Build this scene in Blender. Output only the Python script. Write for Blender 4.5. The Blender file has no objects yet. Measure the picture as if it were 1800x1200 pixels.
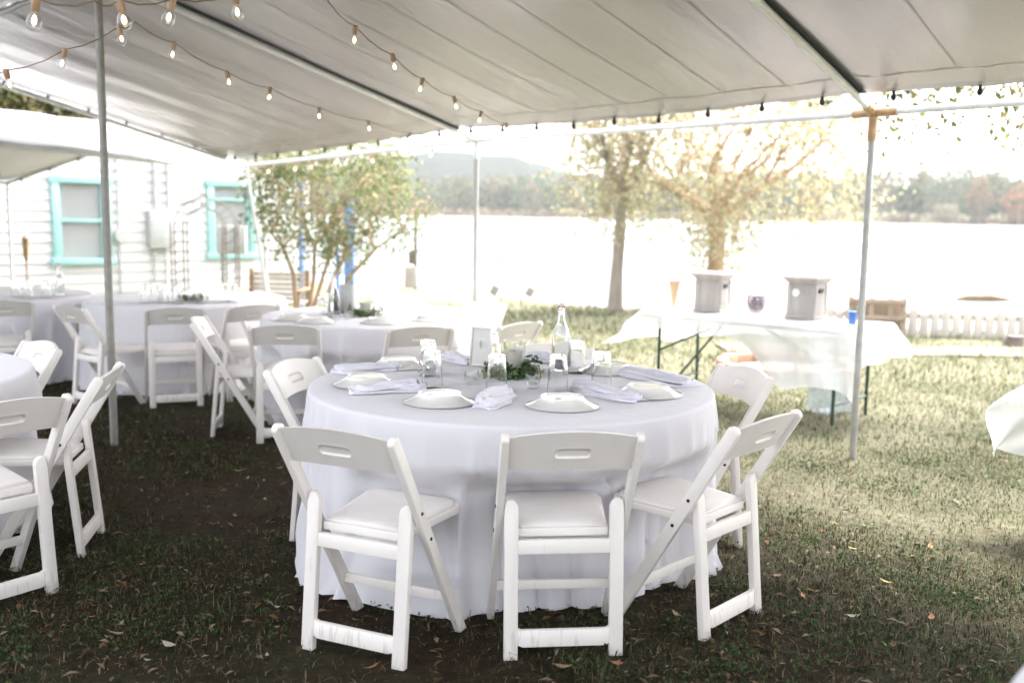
import bpy, bmesh, math, random
import numpy as np
from mathutils import Vector, Matrix
random.seed(7); RNG = np.random.default_rng(11)
PI = math.pi
scene = bpy.context.scene
COL = scene.collection
# ------------------------------------------------------------------ camera, sky, sun, exposure
CAM_H = 1.45
cd = bpy.data.cameras.new('camera'); cam = bpy.data.objects.new('camera', cd); COL.objects.link(cam)
cd.sensor_width = 36; cd.lens = 35.0; cd.clip_start = .05; cd.clip_end = 6000
cam.matrix_world = (Matrix.Translation((0, 0, CAM_H)) @ Matrix.Rotation(math.radians(90 - 7.4), 4, 'X')
                    @ Matrix.Rotation(math.radians(.9), 4, 'Z'))
cd.dof.use_dof = True; cd.dof.focus_distance = 3.75; cd.dof.aperture_fstop = 1.9; cd.dof.aperture_blades = 0
scene.camera = cam
SUN_EL, SUN_DIR = 51.0, (.71, .70)            # sun stands over the lake, ahead and to the right
w = bpy.data.worlds.new('World'); scene.world = w; w.use_nodes = True
nt = w.node_tree; bg = nt.nodes['Background']
sky = nt.nodes.new('ShaderNodeTexSky'); sky.sky_type = 'NISHITA'; sky.sun_disc = False
sky.sun_elevation = math.radians(SUN_EL); sky.sun_rotation = math.atan2(SUN_DIR[0], SUN_DIR[1])
sky.air_density = 1.0; sky.dust_density = 4.0; sky.ozone_density = 1.0
hs = nt.nodes.new('ShaderNodeHueSaturation'); hs.inputs['Saturation'].default_value = .22
nt.links.new(sky.outputs[0], hs.inputs['Color']); nt.links.new(hs.outputs[0], bg.inputs[0])
bg.inputs[1].default_value = .15
sd = bpy.data.lights.new('sun', 'SUN'); sun = bpy.data.objects.new('sun', sd); COL.objects.link(sun)
sd.energy = 1.8; sd.angle = math.radians(15); sd.color = (1, .95, .88)
ce = math.cos(math.radians(SUN_EL)); n_ = math.hypot(*SUN_DIR)
sun.rotation_euler = Vector((SUN_DIR[0] / n_ * ce, SUN_DIR[1] / n_ * ce, math.sin(math.radians(SUN_EL)))).to_track_quat('Z', 'Y').to_euler()
scene.view_settings.view_transform = 'Standard'; scene.view_settings.look = 'None'
scene.view_settings.exposure = 2.65; scene.view_settings.gamma = 1
cy = scene.cycles
cy.use_denoising = True; cy.use_adaptive_sampling = True; cy.adaptive_threshold = .03; cy.max_bounces = 8; cy.transparent_max_bounces = 10; cy.transmission_bounces = 8
cy.glossy_bounces = 3; cy.diffuse_bounces = 3; cy.volume_bounces = 1; cy.caustics_reflective = False; cy.caustics_refractive = False
cy.sample_clamp_indirect = 6

def gz(y):
    return -.02 * max(0., y - 3)

# ------------------------------------------------------------------ materials
MATS = {}
def mat(name, col, rough=.6, col2=None, scale=8., bump=0., bscale=None, spec=.5, metal=0., trans=0., sheen=0.,
        translucent=0., emit=None, estr=0., stretch=None, alpha=1., coat=0., ior=None, attr=None, contrast=(.35, .65)):
    if name in MATS: return MATS[name]
    m = bpy.data.materials.new(name); m.use_nodes = True; t = m.node_tree; N = t.nodes; L = t.links
    p = N['Principled BSDF']; p.inputs['Base Color'].default_value = (*col, 1); p.inputs['Roughness'].default_value = rough
    p.inputs['Specular IOR Level'].default_value = spec; p.inputs['Metallic'].default_value = metal
    p.inputs['Transmission Weight'].default_value = trans; p.inputs['Alpha'].default_value = alpha
    p.inputs['Coat Weight'].default_value = coat; p.inputs['Sheen Weight'].default_value = sheen
    if ior: p.inputs['IOR'].default_value = ior
    if emit: p.inputs['Emission Color'].default_value = (*emit, 1); p.inputs['Emission Strength'].default_value = estr
    tc = N.new('ShaderNodeTexCoord'); mp = N.new('ShaderNodeMapping'); L.new(tc.outputs['Object'], mp.inputs[0])
    if stretch: mp.inputs['Scale'].default_value = stretch
    colsock = None
    if col2:
        nz = N.new('ShaderNodeTexNoise'); nz.inputs['Scale'].default_value = scale; nz.inputs['Detail'].default_value = 6
        nz.inputs['Roughness'].default_value = .65; L.new(mp.outputs[0], nz.inputs['Vector'])
        rp = N.new('ShaderNodeValToRGB'); rp.color_ramp.elements[0].color = (*col, 1); rp.color_ramp.elements[1].color = (*col2, 1)
        rp.color_ramp.elements[0].position = contrast[0]; rp.color_ramp.elements[1].position = contrast[1]
        L.new(nz.outputs[0], rp.inputs[0]); colsock = rp.outputs[0]
    if attr:
        at = N.new('ShaderNodeAttribute'); at.attribute_name = attr; colsock = at.outputs['Color']
    if colsock: L.new(colsock, p.inputs['Base Color'])
    if bump:
        n2 = N.new('ShaderNodeTexNoise'); n2.inputs['Scale'].default_value = bscale or scale * 4; n2.inputs['Detail'].default_value = 5
        L.new(mp.outputs[0], n2.inputs['Vector'])
        b = N.new('ShaderNodeBump'); b.inputs['Strength'].default_value = bump; b.inputs['Distance'].default_value = .01
        L.new(n2.outputs[0], b.inputs['Height']); L.new(b.outputs[0], p.inputs['Normal'])
    if translucent:
        tr = N.new('ShaderNodeBsdfTranslucent'); tr.inputs[0].default_value = (*col, 1)
        if colsock: L.new(colsock, tr.inputs[0])
        mx = N.new('ShaderNodeMixShader'); mx.inputs[0].default_value = translucent
        L.new(p.outputs[0], mx.inputs[1]); L.new(tr.outputs[0], mx.inputs[2]); L.new(mx.outputs[0], N['Material Output'].inputs[0])
    MATS[name] = m
    return m

WHITE = mat('white_resin', (.80, .757, .718), .38, (.735, .69, .645), 5, .05, 60, contrast=(.3, .75))
def chair_mat():
    m = WHITE; N = m.node_tree.nodes; L = m.node_tree.links; p = N['Principled BSDF']; src = p.inputs['Base Color'].links[0].from_socket
    tc = N.new('ShaderNodeTexCoord'); mp = N.new('ShaderNodeMapping'); mp.inputs['Scale'].default_value = (60, 60, 9); L.new(tc.outputs['Object'], mp.inputs[0])
    oi = N.new('ShaderNodeObjectInfo'); ad = N.new('ShaderNodeVectorMath'); ad.operation = 'ADD'; L.new(mp.outputs[0], ad.inputs[0])
    lc = N.new('ShaderNodeVectorMath'); lc.operation = 'SCALE'; lc.inputs['Scale'].default_value = 7.3; L.new(oi.outputs['Location'], lc.inputs[0]); L.new(lc.outputs[0], ad.inputs[1])
    n = N.new('ShaderNodeTexNoise'); n.inputs['Scale'].default_value = 1; n.inputs['Detail'].default_value = 3; L.new(ad.outputs[0], n.inputs['Vector'])
    sx = N.new('ShaderNodeSeparateXYZ'); L.new(tc.outputs['Object'], sx.inputs[0])
    mr = N.new('ShaderNodeMapRange'); mr.inputs[1].default_value = .02; mr.inputs[2].default_value = .20; mr.inputs[3].default_value = .50; mr.inputs[4].default_value = .685; L.new(sx.outputs[2], mr.inputs[0])
    g = N.new('ShaderNodeMath'); g.operation = 'SUBTRACT'; L.new(n.outputs[0], g.inputs[0]); L.new(mr.outputs[0], g.inputs[1])
    k = N.new('ShaderNodeMath'); k.operation = 'MULTIPLY'; k.inputs[1].default_value = 9; k.use_clamp = True; L.new(g.outputs[0], k.inputs[0])
    k2 = N.new('ShaderNodeMath'); k2.operation = 'MULTIPLY'; k2.inputs[1].default_value = .3; L.new(k.outputs[0], k2.inputs[0])
    mx = N.new('ShaderNodeMix'); mx.data_type = 'RGBA'; mx.inputs[7].default_value = (.30, .24, .18, 1); L.new(k2.outputs[0], mx.inputs[0]); L.new(src, mx.inputs[6]); L.new(mx.outputs[2], p.inputs['Base Color'])
chair_mat()
VINYL = mat('white_vinyl_pad', (.78, .738, .705), .42, (.72, .68, .645), 7, .12, 160)
BOLT = mat('dark_bolt', (.02, .02, .02), .4, metal=.6)
CLOTH = mat('white_cloth', (.86, .842, .875), .85, (.825, .805, .85), 2.2, .8, 9, spec=.2, sheen=.2, translucent=.22, stretch=(1, 1, .3))
NAPK = mat('napkin_cloth', (.80, .78, .83), .85, (.74, .71, .79), 9, .5, 70, spec=.2, sheen=.3, translucent=.1)
PORC = mat('porcelain', (.72, .70, .665), .12, (.69, .67, .635), 6, spec=.6, coat=.3)
GLASS = mat('clear_glass', (.98, .99, .985), .015, trans=1., ior=1.45)
WATER_IN = mat('bottle_water', (.97, .99, .985), .0, trans=1., ior=1.2)
DGALV = mat('dull_weathered_pipe', (.25, .24, .22), .5, (.32, .31, .285), 14, .05, 90, metal=.3)
GALV = mat('galvanised_pipe', (.36, .36, .35), .42, (.46, .46, .45), 14, .05, 90, metal=.45)
WPIPE = mat('white_painted_pipe', (.74, .76, .75), .35, (.60, .62, .61), 9, .04, 90)
COPPER = mat('rusty_fitting', (.40, .24, .12), .5, (.52, .36, .22), 22, .2, 90, metal=.3)
BLACK = mat('black_rubber', (.012, .012, .013), .45, (.03, .03, .03), 30)
STRAP = mat('black_webbing', (.012, .016, .015), .6, (.02, .026, .024), 40, .2, 200)
WIRE = mat('brown_cable', (.16, .10, .07), .6, (.2, .14, .1), 30)
SOCK = mat('amber_socket', (.40, .26, .15), .4, (.32, .2, .11), 40)
FIL = mat('lit_filament', (1, .8, .55), .5, emit=(1, .66, .34), estr=6)
SIDING = mat('white_siding', (.68, .68, .67), .6, (.63, .63, .62), 3, .1, 40, stretch=(1, 1, 6))
TEAL = mat('teal_paint', (.29, .54, .51), .5, (.35, .59, .56), 6, .1, 60)
PANE = mat('window_pane', (.5, .52, .53), .05, spec=.8, alpha=.35)
CURT = mat('pale_curtain', (.62, .60, .57), .8, (.52, .5, .48), 9, stretch=(6, 1, 1))
GREYM = mat('grey_metal_box', (.42, .43, .42), .5, (.48, .49, .48), 8, .05, 60)
WOOD = mat('weathered_wood', (.36, .24, .15), .75, (.27, .18, .11), 9, .4, 40, stretch=(1, 1, .15))
DRIFT = mat('driftwood_brown', (.40, .32, .25), .8, (.30, .23, .17), 8, .4, 40, stretch=(1, 1, .15))
PALEW = mat('pale_weathered_boards', (.62, .57, .53), .8, (.48, .44, .40), 8, .4, 40, stretch=(1, 1, .15))
STONEB = mat('greywashed_wood', (.40, .37, .345), .75, (.31, .285, .265), 10, .35, 50, stretch=(1, 1, .2))
GREENM = mat('dark_green_steel', (.012, .045, .032), .4, (.02, .06, .045), 20)
BLUEP = mat('blue_paint', (.13, .25, .52), .5, (.17, .29, .56), 5, .1, 40)
TERRA = mat('terracotta_brick', (.42, .21, .14), .85, (.5, .29, .2), 12, .4, 60)
ASH = mat('ash', (.42, .40, .38), .9, (.30, .28, .26), 12, .5, 50)
BARK = mat('pale_bark', (.38, .33, .29), .9, (.26, .22, .19), 9, .7, 26, stretch=(1, 1, .3))
BARKT = mat('tan_bark', (.46, .33, .22), .85, (.34, .23, .15), 7, .4, 26, stretch=(1, 1, .3))
LEAF = mat('leaf_tint', (.2, .2, .05), .6, attr='tint', spec=.3, translucent=.55)
GRASSM = mat('grass_tint', (.1, .15, .04), .7, attr='tint', spec=.12, translucent=.25)
LITTER = mat('litter_tint', (.3, .2, .1), .8, attr='tint', spec=.2, translucent=.1)
WOODS = mat('far_foliage_tint', (.1, .12, .06), .9, attr='tint', spec=.1, translucent=.15)
SHEER = mat('sheer_white_plastic', (.82, .83, .83), .4, (.78, .79, .79), 3, .15, 12, translucent=.4, alpha=.8)
PLAST = mat('clear_blue_jug', (.60, .72, .88), .2, trans=.5, alpha=.5)
BLUEC = mat('blue_drink', (.05, .17, .55), .3, (.07, .2, .6), 9)
TANG = mat('tan_glass', (.62, .42, .24), .3, (.7, .52, .34), 6, trans=.25)
PURP = mat('smoky_purple_glass', (.72, .66, .72), .08, trans=.85, ior=1.3)
PURPS = mat('purple_stones', (.34, .26, .32), .5, (.5, .42, .47), 30)
WAX = mat('ivory_wax', (.72, .66, .58), .5, translucent=.2)
RED = mat('red_rubber', (.45, .03, .02), .5)
PAPER = mat('ivory_card', (.66, .64, .61), .7, (.6, .58, .55), 20)
FRAMEM = mat('silver_frame', (.62, .58, .52), .35, metal=.3)
TIN = mat('tin_cylinder', (.5, .5, .49), .4, (.42, .42, .41), 9)
TABLEM = mat('plywood', (.45, .33, .2), .7, (.38, .27, .16), 4)
ROPE = mat('tan_wicker', (.50, .36, .2), .8, (.4, .28, .15), 60, .5, 120)
ARBOR = mat('rusty_dark_wire', (.10, .085, .075), .7, (.16, .12, .1), 30)
ROOFM = mat('grey_shingle', (.25, .25, .25), .9, (.32, .31, .3), 20, .4, 60)
SAND = mat('sandy_dirt', (.25, .205, .15), .95, (.19, .15, .11), 2.5, .5, 40)

def tarp_mat():
    m = bpy.data.materials.new('silver_poly_tarp'); m.use_nodes = True; N = m.node_tree.nodes; L = m.node_tree.links
    p = N['Principled BSDF']; p.inputs['Roughness'].default_value = .27; p.inputs['Specular IOR Level'].default_value = .9; p.inputs['IOR'].default_value = 1.6
    uv = N.new('ShaderNodeUVMap')
    def noise(sc, scale, det=5):
        mp = N.new('ShaderNodeMapping'); mp.inputs['Scale'].default_value = sc; L.new(uv.outputs[0], mp.inputs[0])
        n = N.new('ShaderNodeTexNoise'); n.inputs['Scale'].default_value = scale; n.inputs['Detail'].default_value = det; L.new(mp.outputs[0], n.inputs['Vector']); return n
    a = noise((1, .6, 1), .7, 4); rp = N.new('ShaderNodeValToRGB')
    rp.color_ramp.elements[0].color = (.42, .40, .435, 1); rp.color_ramp.elements[1].color = (.50, .475, .51, 1)
    rp.color_ramp.elements[0].position = .35; rp.color_ramp.elements[1].position = .65
    L.new(a.outputs[0], rp.inputs[0]); L.new(rp.outputs[0], p.inputs['Base Color'])
    b1 = noise((5, .9, 1), 1.6, 6); b2 = noise((14, 3, 1), 3., 3)
    ad = N.new('ShaderNodeMath'); ad.operation = 'MULTIPLY_ADD'; ad.inputs[1].default_value = .25
    L.new(b2.outputs[0], ad.inputs[0]); L.new(b1.outputs[0], ad.inputs[2])
    bp = N.new('ShaderNodeBump'); bp.inputs['Strength'].default_value = .27; bp.inputs['Distance'].default_value = .03
    L.new(ad.outputs[0], bp.inputs['Height']); L.new(bp.outputs[0], p.inputs['Normal'])
    tr = N.new('ShaderNodeBsdfTranslucent'); tr.inputs[0].default_value = (.58, .56, .58, 1)
    mx = N.new('ShaderNodeMixShader'); mx.inputs[0].default_value = .05
    L.new(p.outputs[0], mx.inputs[1]); L.new(tr.outputs[0], mx.inputs[2]); L.new(mx.outputs[0], N['Material Output'].inputs[0])
    return m
TARP = tarp_mat()
WTARP = mat('white_poly_tarp', (.78, .78, .77), .5, (.70, .70, .69), 2, .2, 8, translucent=.2)

def ground_mat():
    m = bpy.data.materials.new('lawn_soil'); m.use_nodes = True; N = m.node_tree.nodes; L = m.node_tree.links
    p = N['Principled BSDF']; p.inputs['Roughness'].default_value = .95; p.inputs['Specular IOR Level'].default_value = .1
    tc = N.new('ShaderNodeTexCoord')
    def noise(scale, det=8):
        n = N.new('ShaderNodeTexNoise'); n.inputs['Scale'].default_value = scale; n.inputs['Detail'].default_value = det
        n.inputs['Roughness'].default_value = .7; L.new(tc.outputs['Object'], n.inputs['Vector']); return n
    def ramp(f, c0, c1, a=.4, b=.6):
        r = N.new('ShaderNodeValToRGB'); r.color_ramp.elements[0].color = (*c0, 1); r.color_ramp.elements[1].color = (*c1, 1)
        r.color_ramp.elements[0].position = a; r.color_ramp.elements[1].position = b; L.new(f, r.inputs[0]); return r.outputs[0]
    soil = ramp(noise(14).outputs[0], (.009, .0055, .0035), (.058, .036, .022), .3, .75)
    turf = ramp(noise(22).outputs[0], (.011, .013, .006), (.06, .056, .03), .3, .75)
    dry = ramp(noise(30).outputs[0], (.11, .108, .06), (.31, .295, .21), .3, .7)  # bleached straw lawn, lightened further to carry the sunlit look
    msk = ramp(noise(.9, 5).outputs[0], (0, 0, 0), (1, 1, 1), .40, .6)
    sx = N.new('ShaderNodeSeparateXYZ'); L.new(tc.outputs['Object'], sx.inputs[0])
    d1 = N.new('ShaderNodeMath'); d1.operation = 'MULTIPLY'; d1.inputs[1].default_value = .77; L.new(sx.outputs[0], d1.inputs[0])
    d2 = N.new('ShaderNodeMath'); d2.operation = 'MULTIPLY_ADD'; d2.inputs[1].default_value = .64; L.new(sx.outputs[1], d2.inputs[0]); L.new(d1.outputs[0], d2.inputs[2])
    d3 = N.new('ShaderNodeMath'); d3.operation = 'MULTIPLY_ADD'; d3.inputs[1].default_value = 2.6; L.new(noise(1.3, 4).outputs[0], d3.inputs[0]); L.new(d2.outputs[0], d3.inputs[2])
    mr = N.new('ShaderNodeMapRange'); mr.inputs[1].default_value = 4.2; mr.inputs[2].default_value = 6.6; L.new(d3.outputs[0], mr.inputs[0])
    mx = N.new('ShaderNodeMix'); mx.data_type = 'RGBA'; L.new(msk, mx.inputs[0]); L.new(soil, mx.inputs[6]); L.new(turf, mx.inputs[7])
    mx2 = N.new('ShaderNodeMix'); mx2.data_type = 'RGBA'; L.new(mr.outputs[0], mx2.inputs[0]); L.new(mx.outputs[2], mx2.inputs[6]); L.new(dry, mx2.inputs[7])  # bare soil under canopy, straw outside; sun and shade contrast painted in too
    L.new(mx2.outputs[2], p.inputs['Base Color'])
    b = N.new('ShaderNodeBump'); b.inputs['Strength'].default_value = .9; b.inputs['Distance'].default_value = .03
    L.new(noise(45).outputs[0], b.inputs['Height']); L.new(b.outputs[0], p.inputs['Normal'])
    return m
GROUND = ground_mat()

def water_mat():
    m = bpy.data.materials.new('lake_water'); m.use_nodes = True; N = m.node_tree.nodes; L = m.node_tree.links
    p = N['Principled BSDF']; p.inputs['Base Color'].default_value = (.10, .12, .12, 1); p.inputs['Roughness'].default_value = .32
    p.inputs['IOR'].default_value = 1.33; p.inputs['Specular IOR Level'].default_value = .6
    tc = N.new('ShaderNodeTexCoord'); n = N.new('ShaderNodeTexNoise'); n.inputs['Scale'].default_value = 1.1; n.inputs['Detail'].default_value = 4
    L.new(tc.outputs['Object'], n.inputs['Vector'])
    b = N.new('ShaderNodeBump'); b.inputs['Strength'].default_value = .25; b.inputs['Distance'].default_value = .06
    L.new(n.outputs[0], b.inputs['Height']); L.new(b.outputs[0], p.inputs['Normal'])
    return m
WATER = water_mat()
def thin_glass():
    m = bpy.data.materials.new('thin_clear_glass'); m.use_nodes = True; N = m.node_tree.nodes; L = m.node_tree.links
    N.remove(N['Principled BSDF']); lw = N.new('ShaderNodeLayerWeight'); lw.inputs[0].default_value = .5
    pw = N.new('ShaderNodeMath'); pw.operation = 'POWER'; pw.inputs[1].default_value = 3.5; L.new(lw.outputs['Facing'], pw.inputs[0])
    f = N.new('ShaderNodeMath'); f.operation = 'MULTIPLY_ADD'; f.inputs[1].default_value = .75; f.inputs[2].default_value = .045; L.new(pw.outputs[0], f.inputs[0])
    g = N.new('ShaderNodeBsdfGlossy'); g.inputs['Roughness'].default_value = .02; t = N.new('ShaderNodeBsdfTransparent'); t.inputs[0].default_value = (.96, .975, .97, 1)
    x = N.new('ShaderNodeMixShader'); L.new(f.outputs[0], x.inputs[0]); L.new(t.outputs[0], x.inputs[1]); L.new(g.outputs[0], x.inputs[2]); L.new(x.outputs[0], N['Material Output'].inputs[0])
    return m
THIN = thin_glass()

# ------------------------------------------------------------------ mesh helpers
class MB:
    def __init__(s): s.v = []; s.f = []
    def add(s, verts, faces):
        o = len(s.v); s.v += [tuple(v) for v in verts]; s.f += [tuple(i + o for i in f) for f in faces]; return s
    def box(s, c, size, M=None):
        x, y, z = (k / 2 for k in size)
        vs = [Vector((i * x, j * y, k * z)) for i in (-1, 1) for j in (-1, 1) for k in (-1, 1)]
        if M: vs = [M @ v for v in vs]
        return s.add([v + Vector(c) for v in vs], [(0, 1, 3, 2), (4, 6, 7, 5), (0, 4, 5, 1), (2, 3, 7, 6), (0, 2, 6, 4), (1, 5, 7, 3)])
    def bar(s, a, b, w_, t_, up=(0, 0, 1)):
        a, b = Vector(a), Vector(b); d = (b - a).normalized(); u = Vector(up)
        sx = d.cross(u).normalized(); sy = sx.cross(d).normalized()
        vs = [p + sx * (i * w_ / 2) + sy * (j * t_ / 2) for p in (a, b) for i, j in ((-1, -1), (1, -1), (1, 1), (-1, 1))]
        return s.add(vs, [(3, 2, 1, 0), (4, 5, 6, 7), (0, 1, 5, 4), (1, 2, 6, 5), (2, 3, 7, 6), (3, 0, 4, 7)])
    def prism(s, pts, axis, lo, hi):
        """pts: 2D outline; axis 'x': pts are (y,z), extruded lo..hi in x; 'y': pts (x,z); 'z': pts (x,y)"""
        f = {'x': lambda p, e: (e, p[0], p[1]), 'y': lambda p, e: (p[0], e, p[1]), 'z': lambda p, e: (p[0], p[1], e)}[axis]
        n = len(pts); vs = [f(p, lo) for p in pts] + [f(p, hi) for p in pts]
        return s.add(vs, [tuple(range(n)), tuple(range(2 * n - 1, n - 1, -1))] + [(i, i + n, (i + 1) % n + n, (i + 1) % n) for i in range(n)])
    def tube(s, path, r, n=8, cap=True):
        path = [Vector(p) for p in path]; rs = r if isinstance(r, (list, tuple)) else [r] * len(path)
        vs = []; prev = None
        for i, p in enumerate(path):
            d = (path[min(i + 1, len(path) - 1)] - path[max(i - 1, 0)]).normalized()
            if prev is None:
                a = Vector((0, 0, 1)) if abs(d.z) < .9 else Vector((1, 0, 0)); sx = d.cross(a).normalized()
            else:
                sx = (prev - d * prev.dot(d)).normalized()
            prev = sx; sy = d.cross(sx)
            vs += [p + (sx * math.cos(2 * PI * k / n) + sy * math.sin(2 * PI * k / n)) * rs[i] for k in range(n)]
        fs = [(i * n + k, i * n + (k + 1) % n, (i + 1) * n + (k + 1) % n, (i + 1) * n + k) for i in range(len(path) - 1) for k in range(n)]
        if cap: fs += [tuple(range(n - 1, -1, -1)), tuple((len(path) - 1) * n + k for k in range(n))]
        return s.add(vs, fs)
    def lathe(s, prof, n=24, c=(0, 0, 0)):
        vs = []; fs = []
        for r, z in prof: vs += [(c[0] + r * math.cos(2 * PI * k / n), c[1] + r * math.sin(2 * PI * k / n), c[2] + z) for k in range(n)]
        for i in range(len(prof) - 1): fs += [(i * n + k, i * n + (k + 1) % n, (i + 1) * n + (k + 1) % n, (i + 1) * n + k) for k in range(n)]
        return s.add(vs, fs)
    def ball(s, c, r, n=10, m=6, sc=(1, 1, 1)):
        prof = [(max(1e-4, math.sin(PI * i / m)) * r * sc[0], -math.cos(PI * i / m) * r * sc[2]) for i in range(m + 1)]
        return s.lathe(prof, n, c)
    def grid(s, fn, nu, nv, closed_u=False):
        vs = [fn(i / nu, j / nv) for j in range(nv + 1) for i in range(nu if closed_u else nu + 1)]
        W = nu if closed_u else nu + 1
        fs = [(j * W + i, j * W + (i + 1) % W, (j + 1) * W + (i + 1) % W, (j + 1) * W + i) for j in range(nv) for i in range(nu)]
        return s.add(vs, fs)
    def mesh(s, name, m, bevel=0, smooth=None, uvfn=None):
        me = bpy.data.meshes.new(name); me.from_pydata(s.v, [], s.f)
        bm = bmesh.new(); bm.from_mesh(me)
        bmesh.ops.remove_doubles(bm, verts=bm.verts, dist=1e-6)
        bmesh.ops.recalc_face_normals(bm, faces=bm.faces)
        if bevel:
            ed = [e for e in bm.edges if len(e.link_faces) == 2 and e.calc_face_angle(0) > .6]
            bmesh.ops.bevel(bm, geom=ed, offset=bevel, segments=2, affect='EDGES', profile=.5, clamp_overlap=True)
        bm.to_mesh(me); bm.free()
        me.materials.append(m)
        if smooth is None: smooth = math.radians(40)
        if smooth:
            me.shade_smooth()
            me.set_sharp_from_angle(angle=smooth)
        return me
    def build(s, name, m, parent=None, bevel=0, smooth=None, loc=None):
        o = bpy.data.objects.new(name, s.mesh(name, m, bevel, smooth)); COL.objects.link(o)
        if parent is not None: o.parent = parent
        if loc is not None: o.location = loc
        return o

def tag(o, label=None, cat=None, group=None, kind=None):
    if label: o['label'] = label
    if cat: o['category'] = cat
    if group: o['group'] = group
    if kind: o['kind'] = kind
    return o
def thing(name, label, cat, loc=(0, 0, 0), rz=0., group=None):
    o = bpy.data.objects.new(name, None); COL.objects.link(o); o.empty_display_size = .1
    o.location = loc; o.rotation_euler = (0, 0, rz); return tag(o, label, cat, group)
def kids(o): return [c for c in list(bpy.data.objects) if c.parent == o]
KID = {}
def index_kids(o):
    KID[o.name] = kids(o)
    for c in KID[o.name]: index_kids(c)
def copy_tree(o, parent=None):
    c = o.copy(); COL.objects.link(c)
    if parent is not None: c.parent = parent
    for ch in KID.get(o.name, []): copy_tree(ch, c)
    return c
def place(proto, used, loc, rz, label, group=None, cat=None, scale=None):
    o = proto if not used[0] else copy_tree(proto)
    used[0] = True; o.location = loc; o.rotation_euler = (0, 0, rz)
    if scale: o.scale = scale
    return tag(o, label, cat, group)
def ss(a, b, x):
    t = min(1., max(0., (x - a) / (b - a))); return t * t * (3 - 2 * t)
def np_mesh(name, verts, faces, m, tint=None, parent=None, smooth=False):
    """verts (n,3), faces (k,3|4) arrays; tint (n,3) per-vertex colour"""
    me = bpy.data.meshes.new(name); nv, nf, k = len(verts), len(faces), faces.shape[1]
    me.vertices.add(nv); me.vertices.foreach_set('co', np.ascontiguousarray(verts, np.float32).ravel())
    me.loops.add(nf * k); me.loops.foreach_set('vertex_index', np.ascontiguousarray(faces, np.int32).ravel())
    me.polygons.add(nf); me.polygons.foreach_set('loop_start', np.arange(0, nf * k, k, dtype=np.int32))
    me.polygons.foreach_set('loop_total', np.full(nf, k, np.int32))
    me.update(calc_edges=True)
    if tint is not None:
        a = me.attributes.new('tint', 'FLOAT_COLOR', 'POINT')
        a.data.foreach_set('color', np.concatenate([tint, np.ones((nv, 1))], 1).astype(np.float32).ravel())
    me.materials.append(m)
    if smooth: me.shade_smooth()
    o = bpy.data.objects.new(name, me); COL.objects.link(o)
    if parent is not None: o.parent = parent
    return o
def rnd_unit(n):
    v = RNG.normal(size=(n, 3)); return v / np.linalg.norm(v, axis=1, keepdims=True)
def leaf_cloud(pts, size, cols, droop=.3, aspect=.55):
    """folded leaf: 6 verts, two quads each, bent along the midrib"""
    n = len(pts); a = rnd_unit(n); a[:, 2] -= droop; a /= np.linalg.norm(a, axis=1, keepdims=True)
    b = np.cross(a, rnd_unit(n)); b /= np.linalg.norm(b, axis=1, keepdims=True); c = np.cross(a, b)
    s = (size * RNG.uniform(.6, 1.3, n))[:, None]
    p0 = pts; mid = pts + a * s * .5
    v = np.stack([p0, mid + b * s * aspect * .5 + c * s * .12, pts + a * s, mid - b * s * aspect * .5 + c * s * .12], 1)
    col = cols[RNG.integers(0, len(cols), n)] * RNG.uniform(.75, 1.25, (n, 1))
    base = np.arange(n)[:, None] * 4
    return v.reshape(-1, 3), base + np.array([[0, 1, 2, 3]]), np.repeat(col, 4, 0)

# ------------------------------------------------------------------ the setting: ground, lake, far shore
SHORE = [(-400, 60), (-60, 40), (-12, 30), (-4.4, 25.6), (-2.3, 24.8), (0, 21.2), (1.6, 18.9), (3.9, 18.2), (6, 15.2), (9, 14.6), (14, 15), (60, 12), (400, -40)]
def shore_y(x):
    return float(np.interp(x, [p[0] for p in SHORE], [p[1] for p in SHORE]))
def far_y(x): return 500 - .30 * x
def hgt(x, y):
    s = shore_y(x); d = y - s
    z = gz(min(y, s)) - 1.9 * ss(0, 5, d)
    f = y - far_y(x)
    if f > -12: z += (z * 0 + 3.4) * ss(-12, 14, f) + 3 * ss(10, 120, f)
    return z
xs = np.unique(np.concatenate([np.linspace(-12, 14, 66), np.linspace(-60, 60, 41), np.linspace(-1500, 1500, 61)]))
ys = np.unique(np.concatenate([np.linspace(-6, 28, 69), np.linspace(-60, 60, 31), np.linspace(60, 440, 12), np.linspace(300, 760, 93), np.linspace(760, 2600, 12)]))
def noise2(x, y, s=1.):
    return (math.sin(x * 1.7 * s + 1.3 * math.sin(y * .9 * s)) + math.sin(y * 2.1 * s + 1.7 * math.sin(x * 1.1 * s + 2))) * .5
gv = np.array([(x, y, hgt(x, y) + (.012 * noise2(x, y, 1.2) if abs(x) < 14 and 2 < y < 16 else 0)) for y in ys for x in xs])
W_ = len(xs); ii, jj = np.meshgrid(np.arange(W_ - 1), np.arange(len(ys) - 1)); q = (jj * W_ + ii).ravel()
ground = np_mesh('ground', gv, np.stack([q, q + 1, q + W_ + 1, q + W_], 1), GROUND, smooth=True); tag(ground, kind='structure')
lv = np.array([(-1500, 8, -.98), (1500, 8, -.98), (1500, 1000, -.98), (-1500, 1000, -.98)])
lake = np_mesh('lake', lv, np.array([[0, 1, 2, 3]]), WATER); tag(lake, kind='structure')
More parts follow.
